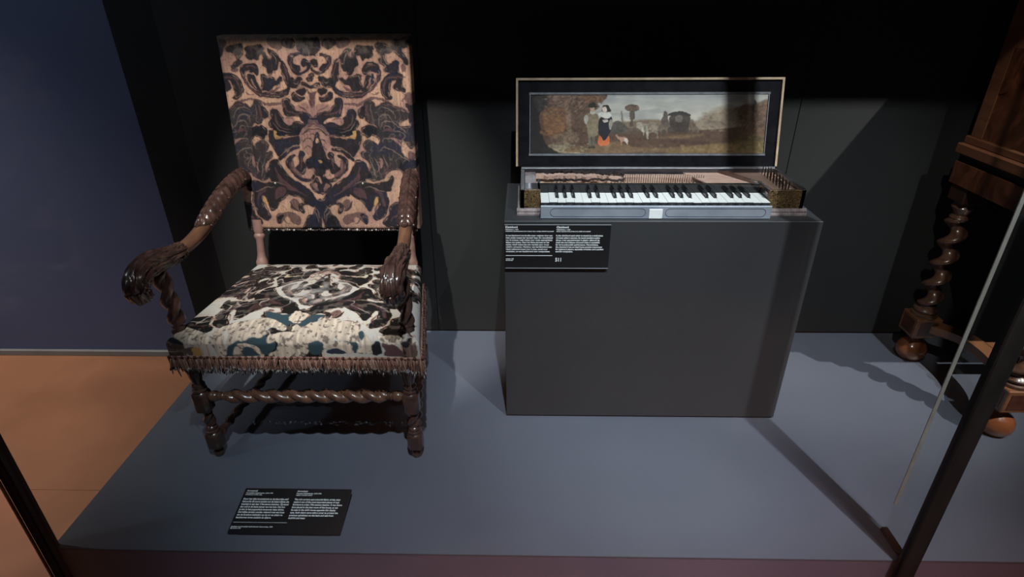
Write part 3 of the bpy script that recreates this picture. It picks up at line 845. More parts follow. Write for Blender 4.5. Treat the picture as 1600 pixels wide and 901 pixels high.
# rear posts: bare turned length between seat and back, then stiles behind the cloth
for x, _ in RL:
    mb = MB()
    mb.lathe((x, 1.795, .395), (x, 1.846, .600), [(0, .019), (.045, .019), (.060, .020), (.070, .016), (.085, .0135), (.120, .0125), (.138, .0135), (.146, .018), (.152, .018), (.158, .014), (.166, .0175), (.205, .019)], 16)
    mb.build('rear_post', 'rose_post', ch, True)
    mb = MB(); xs = .017
    a = [(x - xs, 1.862, .57), (x + xs, 1.862, .57), (x + xs, 1.895, .57), (x - xs, 1.895, .57)]
    mb.rings([a, [(p[0], p[1] + .068, 1.15) for p in a]]); mb.build('stile', 'walnut_dark', ch)

# arms: carved leaf at the back, bare sweep, carved scrolled hand
ARM_YZ = [(1.846, .742), (1.795, .738), (1.735, .727), (1.675, .709), (1.608, .683), (1.56, .665), (1.495, .653), (1.43, .652), (1.385, .659), (1.335, .668), (1.292, .667), (1.264, .652), (1.256, .630), (1.268, .614), (1.288, .611)]
ARM_F = np.linspace(0, 1, len(ARM_YZ))
def arm_path(sx):
    pts = []
    for i, (y, z) in enumerate(ARM_YZ):
        f = min(1, (1.846 - y) / .5)
        pts.append((CX - .006 * (1 - f) + sx * (.276 + .040 * f), y, z))
    return [Vector(p) for p in catmull(pts, 10)]
def arm_rad(f):
    k = [(0, .021, .027), (.10, .0215, .028), (.25, .021, .027), (.36, .0185, .022), (.45, .018, .020), (.49, .0185, .020), (.56, .0215, .024), (.66, .0240, .0290), (.74, .0250, .0310), (.82, .0245, .0310), (.90, .022, .026), (.96, .017, .018), (1, .009, .008)]
    for (a, b) in zip(k, k[1:]):
        if f <= b[0]:
            u = (f - a[0]) / (b[0] - a[0]); u = u * u * (3 - 2 * u)
            return a[1] + (b[1] - a[1]) * u, a[2] + (b[2] - a[2]) * u
    return k[-1][1:]
for sx in (-1, 1):
    P = arm_path(sx); N = len(P)
    # bare core, back half
    i1 = int(.50 * N)
    core = MB().sweep(P[:i1], lambda f: arm_rad(f * .50), None, 22).build('arm', 'walnut_warm', ch, 'all')
    # acanthus leaf lying over the back third: herringbone veins, ragged edge
    i0, i2 = 1, int(.37 * N); rows = []; M_ = 45
    sub = []
    for i in range(i0, i2):
        for h in range(6): sub.append(i + h / 6)
    for fi, ii in enumerate(sub):
        i = int(ii); fr_ = ii - i; p = P[i].lerp(P[i + 1], fr_); t = (P[i + 1] - P[i - 1]).normalized()
        side = t.cross(Vector((0, 0, 1))).normalized(); up = side.cross(t).normalized(); f = ii / (N - 1); a, b = arm_rad(f)
        g = fi / (len(sub) - 1)
        wmax = 2.05 * (1 - max(0, (g - .72) / .28) ** 1.6 * .93)
        wmax *= 1 + .07 * math.sin(g * 62)
        row = []
        for k in range(M_):
            q = (k / (M_ - 1)) * 2 - 1; ph = q * wmax
            edge = 1 - abs(q) ** 6
            v = math.sin((g * 84 - abs(q) * 7.5)) ; rib = .0034 * (v * .5 + .5) * min(1, abs(q) * 6) + .0036 * math.exp(-(q / .07) ** 2)
            groove = -.0022 * math.exp(-((abs(q) - .13) / .05) ** 2)
            ex = .0006 + edge * (.0022 + rib + groove)
            row.append(p + side * math.sin(ph) * (a + ex) + up * math.cos(ph) * (b + ex))
        rows.append(row)
    mb = MB(); W = M_; H = len(rows)
    mb.add([v for r in rows for v in r], [(i * W + j, i * W + j + 1, (i + 1) * W + j + 1, (i + 1) * W + j) for i in range(H - 1) for j in range(W - 1)])
    mb.build('leaf_carving', 'carved', core, 'all')
    mb = MB()
    for g in range(5):   # bosses along the leaf's edges
        for sd in (-1, 1):
            i = int((.05 + .068 * g) * N); p = P[i]; t = (P[i + 1] - P[i - 1]).normalized(); side = t.cross(Vector((0, 0, 1))).normalized(); up = side.cross(t)
            a, b = arm_rad(i / N); ph = 1.45 * sd
            c = p + side * math.sin(ph) * (a + .004) + up * math.cos(ph) * (b + .004); mb.ball(c, .0042, 8, 5)
    q = mb.build('leaf_bosses', 'carved', core, True); q['kind'] = 'stuff'
    # cuff
    mb = MB(); i = int(.475 * N)
    for di, r in ((0, 1.06), (3, 1.14)):
        p = P[i + di]; t = (P[i + di + 1] - P[i + di - 1]).normalized(); side = t.cross(Vector((0, 0, 1))).normalized(); up = side.cross(t); a, b = arm_rad((i + di) / N)
        for k in range(12):
            ph = 2 * math.pi * k / 12
            mb.ball(p + side * math.cos(ph) * a * r + up * math.sin(ph) * b * r, .0048, 7, 4)
    q = mb.build('cuff_beads', 'carved', core, True); q['kind'] = 'stuff'
    # carved hand: overlapping leaves with deep grooves
    sub = P[int(.47 * N):]
    fine = []
    for i in range(len(sub) - 1):
        for h in range(3): fine.append(sub[i].lerp(sub[i + 1], h / 3))
    fine.append(sub[-1])
    def hand_fn(f, ph):
        a = ph - math.pi / 2
        lobe = abs(math.sin(a * 4.5 + .5 * math.sin(f * 15)))
        scale = abs(math.sin(f * 15 + 1.5 * math.cos(a * 4.5)))
        fine = .0012 * math.sin(a * 27)
        return .0088 * lobe ** .7 * (.35 + .65 * scale ** .8) + fine - .0030
    hd_ = MB().sweep(fine, lambda f: arm_rad(.47 + f * .53), hand_fn, 84).build('hand_scroll', 'carved', core, 'all')
    # scalloped lip under the hand
    mb = MB(); p = P[int(.90 * N)]
    for k in range(7):
        a = -1.2 + 2.4 * k / 6
        mb.ball((p.x + .025 * math.sin(a), p.y - .006 + .010 * (1 - math.cos(a)), p.z - .004 + .006 * abs(a)), .0085, 8, 5, (1, .7, 1.2))
    mb.build('scroll_lip', 'carved', core, True)
    # twisted arm support
    x = P[int(.63 * N)].x; x0 = CX + sx * .318
    mb = MB()
    mb.lathe((x0, 1.366, .440), (x, 1.352, .645), [(0, .021), (.006, .0225), (.012, .0205), (.016, .014), (.020, .0165), (.026, .0165), (.030, .012), (.036, .013)], 18)
    mb.rope((x0, 1.366, .468), (x, 1.352, .645), .0140, .0095, .118, 28, 44, 1.2, .06)
    mb.build('arm_support', 'walnut_dark', ch, 'all')

# ================================================================== CLAVICHORD
ZT = .703
cv = thing('clavichord', (0.39, 1.72, ZT), 'open clavichord with white keys and a landscape painted inside its raised lid', 'clavichord')
X0, X1, YF, YB = -.012, .797, 1.604, 1.826
# case
MB().box(X0, X1, YF, YB, ZT + .004, ZT + .016).build('bottom_board', 'case_dark', cv)
MB().box(X0, X0 + .012, YF, YB, ZT + .016, .778, .001).build('side_wall', 'case_dark', cv)
MB().box(X1 - .012, X1, YF, YB, ZT + .016, .778, .001).build('side_wall', 'case_dark', cv)
MB().box(X0, X1, YB - .012, YB, ZT + .016, .778, .001).build('back_wall', 'case_dark', cv)
lf = MB().box(X0, .0455, YF, YF + .010, .722, .776, .001).build('front_panel', 'gilt', cv)
rf = MB().box(.694, X1, YF, YF + .010, .722, .776, .001).build('front_panel', 'gilt', cv)
lf['label'] = 'gilt scrollwork panel'; rf['label'] = 'gilt scrollwork panel'
MB().box(X0 + .012, .0455, YF + .010, 1.672, .766, .776, .001).build('end_block', 'case_dark', cv)
MB().box(.0385, .0455, YF + .010, 1.70, ZT + .016, .776).build('key_cheek', 'case_dark', cv)
MB().box(.694, .701, YF + .010, 1.70, ZT + .016, .774).build('key_cheek', 'case_dark', cv)
def mould_prof(x0, x1, y, zz, out):
    """stepped, rippled base moulding running in x"""
    mb = MB(); R = []
    nseg = max(4, int((x1 - x0) / .0028))
    for i in range(nseg + 1):
        x = x0 + (x1 - x0) * i / nseg; r = .0009 * math.sin(i * math.pi * .7)
        R.append([(x, y + .002, zz), (x, y - out, zz), (x, y - out, zz + .005), (x, y - out * .75 + r, zz + .007), (x, y - out * .75 + r, zz + .013), (x, y - out * .3, zz + .017), (x, y + .002, zz + .019)])
    return mb.rings(R)
mould_prof(X0 - .010, .0455, YF, ZT, .010).build('base_moulding', 'base_mould', cv, True)
mould_prof(.694, X1 + .010, YF, ZT, .010).build('base_moulding', 'base_mould', cv, True)
MB().box(X1, X1 + .009, YF, YB, ZT, ZT + .017, .002).build('base_moulding', 'base_mould', cv)
MB().box(X0 - .009, X0, YF, YB, ZT, ZT + .017, .002).build('base_moulding', 'base_mould', cv)
# key slip with lock plate and two incised cartouches
ks = MB().box(.0455, .694, 1.566, 1.5745, ZT + .001, .7415, .0012).build('key_slip', 'silver', cv)
def cartouche(x0, x1, z0, z1, y):
    r = (z1 - z0) / 2; pts = []
    for k in range(13): a = math.pi / 2 + math.pi * k / 12; pts.append(Vector((x0 + r + r * math.cos(a), y, (z0 + z1) / 2 + r * math.sin(a))))
    for k in range(13): a = -math.pi / 2 + math.pi * k / 12; pts.append(Vector((x1 - r + r * math.cos(a), y, (z0 + z1) / 2 + r * math.sin(a))))
    mb = MB(); R = []
    n = len(pts); c = Vector(((x0 + x1) / 2, y, (z0 + z1) / 2))
    for i in range(n):
        t = (pts[(i + 1) % n] - pts[i - 1]).normalized(); o = Vector((t.z, 0, -t.x)); w2 = .0006
        R.append([pts[i] + o * w2 + Vector((0, .001, 0)), pts[i] + o * w2 + Vector((0, -.0006, 0)), pts[i] - o * w2 + Vector((0, -.0006, 0)), pts[i] - o * w2 + Vector((0, .001, 0))])
    return mb.rings(R, False, True)
cartouche(.073, .342, .7105, .7345, 1.566).build('cartouche', 'silver_line', ks)
cartouche(.398, .678, .7105, .7345, 1.566).build('cartouche', 'silver_line', ks)
MB().box(.3515, .3895, 1.5635, 1.567, ZT + .002, .733, .001).build('lock_plate', 'ivory', ks)
MB().box(.0455, .694, 1.584, 1.664, ZT + .016, .730).build('key_bed', 'case_dark', cv)
# keyboard: 27 naturals (E..c) with 18 sharps
KX0, KX1 = .0465, .6925; NW = (KX1 - KX0) / 27
letters = 'EFGABCD'
seq = [letters[i % 7] for i in range(27)]
has = [c in 'FGACD' and i < 26 for i, c in enumerate(seq)]
KZ = .748; SW = .0098
for i, c in enumerate(seq):
    x0 = KX0 + i * NW + .0004; x1 = KX0 + (i + 1) * NW - .0004
    tl = x0 + (SW / 2 if i > 0 and has[i - 1] else 0); tr = x1 - (SW / 2 if has[i] else 0)
    dz = random.uniform(-.0006, .0006); y0, ym, y1 = 1.582, 1.616, 1.6655
    poly = [(x0, y0), (x1, y0), (x1, ym), (tr, ym), (tr, y1), (tl, y1), (tl, ym), (x0, ym)]
    kk = MB().prism(poly, KZ - .0014 + dz, KZ + dz).build('natural_key', 'bone', cv)
    mb = MB().box(x0 + .0004, x1 - .0004, 1.5825, 1.6650, KZ - .014 + dz, KZ - .0014 + dz)
    mb.lathe(((x0 + x1) / 2, 1.5826, KZ - .0105 + dz), ((x0 + x1) / 2, 1.50, KZ - .0105 + dz), [(0, .0062), (.0012, .0062), (.0016, .0040), (.0006, .0030), (.0016, .0015)], 14)
    mb.build('key_front', 'sharp', kk)
    if has[i]:
        xs = KX0 + (i + 1) * NW; a = SW / 2 - .0006; b = a - .0012
        R = [[(xs - a, 1.6180, KZ - .003), (xs + a, 1.6180, KZ - .003), (xs + b, 1.6210, KZ + .0095), (xs - b, 1.6210, KZ + .0095)],
             [(xs - a, 1.665, KZ - .003), (xs + a, 1.665, KZ - .003), (xs + b, 1.665, KZ + .0105), (xs - b, 1.665, KZ + .0105)]]
        MB().rings(R).build('sharp_key', 'sharp', cv)
# name batten behind the keys
MB().box(.0455, .694, 1.666, 1.673, ZT + .016, .7755, .0006).build('name_batten', 'gloss_black', cv)
# soundboard and interior
MB().prism([(.690, YF + .010), (X1 - .012, YF + .010), (X1 - .012, YB - .012), (.50, YB - .012), (.56, 1.674), (.701, 1.674)], .7615, .7645).build('soundboard', 'soundboard', cv)
MB().prism([(.702, YF + .012), (.716, YF + .012), (.700, 1.70), (.640, YB - .014), (.610, YB - .014), (.680, 1.70)], .7645, .7705).build('bridge', 'walnut', cv)
MB().box(.0, .56, 1.674, YB - .012, .742, .746).build('lever_bed', 'pale_lever', cv)
MB().box(.13, .56, 1.772, 1.800, .746, .764, .001).build('tangent_rail', 'soundboard', cv)
MB().box(.0, .035, 1.705, YB - .014, .748, .768, .002).build('hitch_block', 'base_mould', cv)
mb = MB()
for i in range(45):
    x = .055 + i * .0112
    w2 = .0038; y1 = 1.752 + .010 * math.sin(i * .35)
    mb.lathe((x, 1.702, .7475), (x, 1.9, .7475), [(0, .0042), (y1 - 1.702, .0042), (y1 - 1.698, .0030), (y1 - 1.6965, .001)], 8)
q = mb.build('key_levers', 'pale_lever', cv, True); q['kind'] = 'stuff'
# scalloped pale rail and dark felt winding through the bass strings
def wavy(y, amp, z, th, x0, x1, w2, seed, step=.006):
    rr = random.Random(seed); R = []; n = int((x1 - x0) / step); ph = 0
    v = 0
    for i in range(n + 1):
        x = x0 + (x1 - x0) * i / n; v = v * .6 + rr.uniform(-1, 1) * amp; yy = y(x) + v
        R.append([(x, yy - w2, z), (x, yy + w2, z), (x, yy + w2, z + th), (x, yy - w2, z + th)])
    return MB().rings(R)
wavy(lambda x: 1.785 - (x - .06) * .07, .009, .758, .010, .035, .26, .013, 3).build('carved_rail', 'soundboard', cv, True)
wavy(lambda x: 1.800 - max(0, x - .20) * .28, .010, .768, .006, .085, .31, .0038, 5).build('felt_strip', 'felt', cv, True)
wavy(lambda x: 1.755, .010, .757, .006, .09, .31, .0030, 9).build('felt_strip', 'felt', cv, True)
MB().box(.283, .307, 1.785, 1.806, .762, .774, .001).build('felt_block', 'felt', cv)
mb = MB()
for i in range(36):
    x = .305 + i * .0070
    mb.box(x - .0007, x + .0007, 1.764 - .0002 * i, 1.7655 - .0002 * i, .746, .774 + random.uniform(-.002, .002))
q = mb.build('tangents', 'wire', cv); q['kind'] = 'stuff'
mb = MB()
for i in range(10):
    yy = 1.735 + i * .0055
    a = Vector((.05 + .012 * i, yy + .012, .7705)); b = Vector((.742, 1.63 + i * .0125, .7745))
    mb.lathe(a, b, [(0, .00022), ((b - a).length, .00022)], 4)
q = mb.build('strings', 'wire', cv); q['kind'] = 'stuff'
mb = MB()
for i in range(15):
    for j in range(3):
        x = .742 + j * .0095 + (i % 2) * .003; y = 1.632 + i * .0118 + j * .003
        mb.lathe((x, y, .7640), (x + random.uniform(-.0008, .0008), y, .788), [(0, .0013), (.024, .0012), (.0245, .0005)], 6)
q = mb.build('tuning_pins', 'wire', cv); q['kind'] = 'stuff'
# rippled strip along the back rim
def ripple(p0, p1, up, out, w2=.003, h=.004, step=.0042):
    """strip of small beads pressed into a bar between two points"""
    p0 = Vector(p0); p1 = Vector(p1); ax = p1 - p0; L = ax.length; ax.normalize(); up = Vector(up).normalized(); out = Vector(out).normalized()
    n = int(L / step) * 4; R = []
    for i in range(n + 1):
        c = p0 + ax * (L * i / n); k = .55 + .45 * abs(math.cos(math.pi * i / 4)) ** .6; 
        R.append([c - up * w2, c - up * w2 * k + out * h * k, c + up * w2 * k + out * h * k, c + up * w2])
    return MB().rings(R)
ripple((X0 + .002, YB - .010, .7785), (X1 - .012, YB - .010, .7785), (0, 1, 0), (0, 0, 1), .004, .004).build('rim_moulding', 'ripple', cv)
# lid, leaning back a little
LB = Vector((0, 1.836, .779)); LT = Vector((0, 1.905, 1.037)); lu = (LT - LB); LH = lu.length; lu.normalize(); ln_ = Vector((0, -lu.z, lu.y))   # ln_ faces the viewer
LX0, LX1 = -.028, .797
def lp(x, v, d=0.0):   # v up the lid in metres, d out towards the viewer
    p = LB + lu * v + ln_ * d; return Vector((x, p.y, p.z))
def lbox(x0, x1, v0, v1, d0, d1):
    P = [lp(x, v, d) for x in (x0, x1) for v in (v0, v1) for d in (d0, d1)]
    return MB().add(P, [(0, 1, 3, 2), (4, 6, 7, 5), (0, 4, 5, 1), (2, 3, 7, 6), (0, 2, 6, 4), (1, 5, 7, 3)])
lid = lbox(LX0, LX1, 0, LH, -.010, 0).build('lid', 'ebony', cv)
lid['label'] = 'raised black lid framing a landscape painting'
lbox(LX0, LX1, LH - .0065, LH, -.010, .007).build('lid_edge', 'lid_edge', lid)
lbox(LX0, LX0 + .0065, 0, LH - .0065, -.010, .007).build('lid_edge', 'lid_edge', lid)
lbox(LX1 - .0065, LX1, 0, LH - .0065, -.010, .007).build('lid_edge', 'lid_edge', lid)
VA, VB, UA, UB = .040, .2175, .019, .752
for (a, b) in (((UA - .006, VB + .004), (UB + .006, VB + .004)), ((UA - .006, VA - .004), (UB + .006, VA - .004))):
    ripple(lp(*a, 0), lp(*b, 0), lu, ln_, .0035, .004).build('frame_moulding', 'ripple', lid)
for x in (UA - .003, UB + .003):
    lbox(x - .0012, x + .0012, VA - .004, VB + .004, 0, .003).build('frame_moulding', 'ripple', lid)

def painting(h=190, w_=720):
    """landscape: russet trees, a strolling couple, dog, team and coach under a pale sky"""
    H, W = h * 2, w_ * 2
    img = np.zeros((H, W, 3)); yy, xx = np.mgrid[0:H, 0:W]; v = yy / H; u = xx / W
    def X(p): return ((p[0] - 42) / (1473 - 35 * (p[1] - 75) / 370) * W, (p[1] - 75) / 370 * H)
    nz = noise2(H, W, 6, 22, 5); nf = noise2(H, W, 26, 100, 3)
    sky = np.array((.34, .34, .335)); hor = np.array((.50, .45, .37))
    k = np.clip(v / .45, 0, 1)[..., None]; img[:] = sky * (1 - k) + hor * k
    lay(img, np.clip((noise2(H, W, 9, 8, 4) - .5) * 3, 0, .55), (.50, .47, .41))
    lay(img, np.clip((noise2(H, W, 8, 6, 4) - .58) * 4, 0, .5), (.23, .23, .235))
    def P(pts, col, a=1.0, soft=2, sm=True, tex=.35):
        q = np.array([X(p) for p in pts]); g = 3 * soft + 6
        x0, y0 = np.maximum(np.floor(q.min(0)).astype(int) - g, 0); x1 = min(W, int(q[:, 0].max()) + g); y1 = min(H, int(q[:, 1].max()) + g)
        if x1 - x0 < 2 or y1 - y0 < 2: return
        m = blur(pmask(y1 - y0, x1 - x0, q - (x0, y0), sm).astype(float), soft)
        c = np.array(col)[None, None] * (1 - tex + 2 * tex * nf[y0:y1, x0:x1])[..., None]
        e = (m * a)[..., None]; im = img[y0:y1, x0:x1]; im[:] = im * (1 - e) + c * e
    # far country and ground
    P([(0, 255), (400, 250), (640, 240), (760, 228), (900, 235), (1040, 245), (1120, 225), (1200, 185), (1330, 150), (1400, 140), (1600, 120), (1600, 520), (0, 520)], (.165, .110, .070), .95, 7)
    P([(1080, 240), (1140, 185), (1220, 150), (1300, 140), (1300, 300), (1080, 300)], (.30, .235, .17), .8, 14)
    P([(0, 300), (300, 310), (600, 300), (900, 300), (1200, 290), (1600, 270), (1600, 520), (0, 520)], (.085, .046, .029), .95, 5)
    P([(150, 420), (400, 390), (650, 360), (900, 335), (1090, 320), (1100, 332), (900, 365), (1100, 390), (1300, 380), (1500, 360), (1500, 440), (900, 430), (500, 450), (200, 450)], (.19, .115, .060), .8, 7)
    P([(600, 350), (800, 345), (1000, 355), (1150, 375), (1000, 400), (760, 410), (620, 385)], (.062, .030, .022), .75, 6)
    P([(1000, 410), (1200, 385), (1480, 370), (1480, 445), (900, 445)], (.21, .135, .055), .7, 8)
    P([(150, 395), (230, 370), (300, 390), (250, 430), (420, 440), (330, 450), (180, 440)], (.30, .235, .15), .75, 4, tex=.5)
    # right-hand trees and spire
    P([(1330, 180), (1380, 130), (1440, 150), (1510, 140), (1510, 330), (1400, 320), (1350, 280)], (.135, .075, .050), .8, 6, tex=.7)
    P([(1420, 180), (1425, 120), (1432, 105), (1442, 125), (1446, 185)], (.06, .045, .04), .9, 2)
    P([(1370, 310), (1450, 180), (1462, 185), (1385, 318)], (.09, .05, .035), .7, 2)
    P([(1300, 350), (1420, 330), (1500, 350), (1500, 430), (1330, 410)], (.11, .085, .035), .6, 8, tex=.7)
    # left: foliage, glade, trunks
    P([(0, 60), (500, 60), (495, 110), (450, 120), (470, 150), (420, 190), (400, 260), (380, 330), (300, 330), (120, 330), (0, 330)], (.105, .056, .036), .96, 4, tex=.7)
    P([(110, 190), (180, 150), (260, 170), (250, 300), (190, 350), (130, 300)], (.22, .10, .045), .75, 6, tex=.5)
    P([(160, 70), (330, 70), (310, 130), (240, 150), (170, 120)], (.21, .13, .10), .6, 6, tex=.8)
    P([(350, 80), (480, 85), (490, 120), (430, 130), (370, 115)], (.17, .08, .045), .7, 5, tex=.8)
    P([(250, 120), (282, 120), (290, 220), (300, 330), (330, 370), (230, 370), (262, 320), (262, 220)], (.20, .125, .085), .9, 3, tex=.6)
    P([(305, 130), (330, 120), (335, 240), (350, 350), (315, 345), (312, 240)], (.10, .055, .038), .9, 3, tex=.6)
    P([(180, 330), (300, 300), (340, 360), (230, 390), (170, 380)], (.16, .10, .065), .7, 5, tex=.6)
    P([(40, 60), (130, 80), (145, 130), (95, 200), (110, 300), (130, 370), (170, 410), (260, 445), (500, 452), (40, 460)], (.018, .013, .012), .97, 4, tex=.4)
    P([(60, 90), (140, 80), (150, 140), (110, 180), (70, 150)], (.06, .046, .042), .6, 6, tex=.8)
    # far tree, poplars, cottage
    P([(628, 150), (650, 138), (690, 136), (715, 148), (708, 172), (680, 182), (650, 178), (632, 166)], (.105, .066, .046), .95, 2, tex=.7)
    P([(662, 178), (684, 178), (690, 215), (676, 240), (680, 272), (656, 272), (662, 235), (656, 205)], (.09, .062, .046), .95, 2)
    P([(604, 180), (612, 180), (618, 240), (606, 240)], (.16, .12, .10), .8, 2)
    P([(545, 262), (575, 236), (605, 245), (640, 275), (650, 310), (560, 320), (540, 300)], (.080, .066, .056), .9, 3)
    P([(640, 290), (720, 280), (730, 310), (640, 320)], (.10, .07, .05), .7, 4)
    # team of horses, coach, riders
    P([(700, 252), (722, 244), (745, 252), (760, 262), (752, 300), (744, 330), (736, 310), (715, 290), (700, 275)], (.34, .28, .22), .9, 2, tex=.7)
    P([(740, 262), (775, 250), (822, 250), (835, 272), (832, 310), (835, 345), (826, 345), (818, 315), (780, 312), (772, 348), (762, 348), (758, 310), (742, 290)], (.20, .155, .115), .9, 2, tex=.8)
    P([(756, 280), (770, 275), (772, 345), (764, 345)], (.42, .38, .32), .6, 2)
    P([(868, 185), (880, 178), (892, 190), (896, 230), (888, 262), (858, 262), (852, 230), (864, 212)], (.075, .055, .045), .95, 2)
    P([(840, 265), (900, 250), (905, 300), (860, 320), (840, 300)], (.13, .10, .075), .85, 3)
    P([(900, 192), (940, 180), (985, 178), (1028, 195), (1026, 210), (905, 208)], (.028, .024, .022), .97, 1, tex=.2)
    P([(912, 208), (1026, 205), (1024, 270), (1010, 300), (960, 308), (915, 290), (905, 245)], (.050, .034, .026), .96, 2, tex=.4)
    P([(945, 208), (980, 205), (982, 240), (958, 248), (940, 235)], (.20, .17, .14), .6, 2)
    for cx, cy, r in ((912, 296, 22), (1000, 296, 24), (870, 305, 15)):
        P([(cx + r * math.cos(a), cy + r * math.sin(a)) for a in np.linspace(0, 6.283, 14)[:-1]], (.055, .038, .030), .85, 1)
    P([(1030, 235), (1050, 228), (1058, 250), (1080, 285), (1084, 310), (1040, 308), (1026, 270)], (.12, .085, .06), .85, 3, tex=.7)
    # man
    P([(400, 330), (412, 325), (418, 400), (405, 404)], (.13, .115, .085), 1, 1); P([(425, 325), (440, 325), (440, 400), (426, 404)], (.11, .095, .07), 1, 1)
    P([(405, 398), (420, 396), (424, 408), (402, 410)], (.03, .024, .02), 1, 1); P([(426, 398), (440, 396), (444, 410), (426, 412)], (.03, .024, .02), 1, 1)
    P([(396, 195), (425, 185), (458, 198), (468, 240), (462, 275), (456, 330), (404, 330), (396, 285), (384, 245)], (.20, .155, .095), 1, 1, tex=.4)
    P([(372, 220), (392, 198), (398, 230), (384, 258)], (.36, .33, .28), .9, 1); P([(412, 176), (436, 176), (442, 194), (416, 196)], (.48, .42, .36), .9, 1)
    P([(413, 152), (436, 152), (438, 172), (426, 182), (414, 172)], (.42, .26, .19), 1, 1, tex=.1)
    P([(392, 148), (402, 142), (410, 124), (438, 122), (446, 140), (456, 146), (440, 154), (408, 155)], (.022, .017, .014), 1, 1, tex=.1)
    # woman
    P([(468, 330), (525, 330), (530, 386), (500, 394), (464, 388)], (.50, .125, .045), 1, 1, tex=.25)
    P([(476, 215), (540, 210), (552, 250), (545, 290), (530, 320), (512, 350), (497, 362), (482, 340), (466, 315), (462, 270)], (.014, .013, .018), 1, 1, tex=.2)
    P([(536, 232), (550, 235), (550, 265), (534, 295), (528, 262)], (.30, .26, .22), .9, 1); P([(490, 232), (520, 228), (524, 242), (500, 246)], (.55, .46, .40), .9, 1)
    P([(462, 195), (500, 178), (535, 190), (544, 205), (520, 222), (490, 216)], (.62, .58, .52), 1, 1, tex=.15)
    P([(484, 160), (490, 142), (510, 136), (528, 145), (540, 176), (530, 182), (490, 182)], (.025, .021, .020), 1, 1, tex=.2)
    P([(488, 154), (512, 150), (516, 172), (504, 186), (490, 176)], (.62, .49, .40), 1, 1, tex=.1)
    # dog
    P([(568, 326), (580, 320), (588, 336), (620, 338), (644, 350), (648, 384), (640, 390), (632, 366), (614, 370), (610, 390), (602, 388), (600, 364), (582, 350)], (.36, .20, .135), .95, 1, tex=.3)
    P([(624, 350), (642, 352), (644, 380), (630, 372)], (.55, .48, .42), .8, 1)
    # foliage dabs and brush strokes
    rr = random.Random(4)
    def dabs(n, x0, x1, y0, y1, cols, sz, a):
        for _ in range(n):
            x, y = rr.uniform(x0, x1), rr.uniform(y0, y1); r = rr.uniform(.5, 1) * sz; t = rr.uniform(0, 3.14)
            P([(x + r * math.cos(t + k) * (1.6 if k % 3.1 < 1 else 1), y + r * .7 * math.sin(t + k)) for k in (0, 1.2, 2.4, 3.7, 5)], rr.choice(cols), a, 1, True, .2)
    dabs(120, 130, 380, 78, 200, [(.26, .15, .10), (.10, .05, .035), (.05, .03, .024), (.20, .10, .055), (.32, .21, .15)], 11, .55)
    dabs(50, 100, 250, 190, 320, [(.30, .14, .06), (.15, .07, .035), (.09, .045, .03)], 10, .45)
    dabs(40, 380, 490, 80, 130, [(.22, .11, .06), (.10, .05, .03)], 9, .5)
    dabs(40, 632, 712, 138, 178, [(.16, .10, .07), (.07, .045, .035), (.20, .13, .09)], 6, .6)
    dabs(90, 1100, 1340, 190, 300, [(.24, .17, .12), (.15, .10, .065), (.30, .24, .18), (.12, .075, .05)], 12, .35)
    dabs(90, 1330, 1500, 140, 320, [(.20, .12, .085), (.09, .05, .035), (.14, .085, .055)], 11, .45)
    dabs(70, 1300, 1490, 330, 440, [(.22, .17, .06), (.08, .055, .025), (.13, .10, .04)], 9, .4)
    dabs(90, 160, 1300, 390, 440, [(.24, .16, .09), (.12, .07, .04), (.07, .04, .026)], 12, .35)
    dabs(40, 180, 400, 360, 430, [(.36, .28, .19), (.14, .09, .06), (.06, .04, .03)], 9, .5)
    for (x0, y0, x1, y1) in ((300, 180, 380, 110), (330, 200, 400, 130), (255, 200, 190, 120), (270, 170, 300, 90), (1390, 318, 1470, 190), (1350, 300, 1420, 200)):
        P([(x0, y0), (x1, y1), (x1 + 5, y1 + 3), (x0 + 9, y0 + 3)], (.08, .045, .034), .8, 1, False, .2)
    iy, ix = np.mgrid[0:H, 0:W]
    img = img[np.clip(iy + (noise2(H, W, 40, 150, 2) - .5) * 7, 0, H - 1).astype(int), np.clip(ix + (noise2(H, W, 40, 150, 2) - .5) * 7, 0, W - 1).astype(int)]
    img *= 1.15 * (.76 + .48 * nz)[..., None]
    return np.clip(img.reshape(h, 2, w_, 2, 3).mean((1, 3)), .004, 1)
pim = painting()
hh, ww = pim.shape[:2]
uu, vv = np.meshgrid(np.linspace(UA, UB, ww), np.linspace(VB, VA, hh))
base = np.array(LB); PP = np.stack([uu, base[1] + vv * lu.y + .0012 * ln_.y, base[2] + vv * lu.z + .0012 * ln_.z], -1)
pt = grid_mesh('painting', PP, pim, 'oil', lid)
pt['label'] = 'landscape with strolling couple, dog, horses and coach'

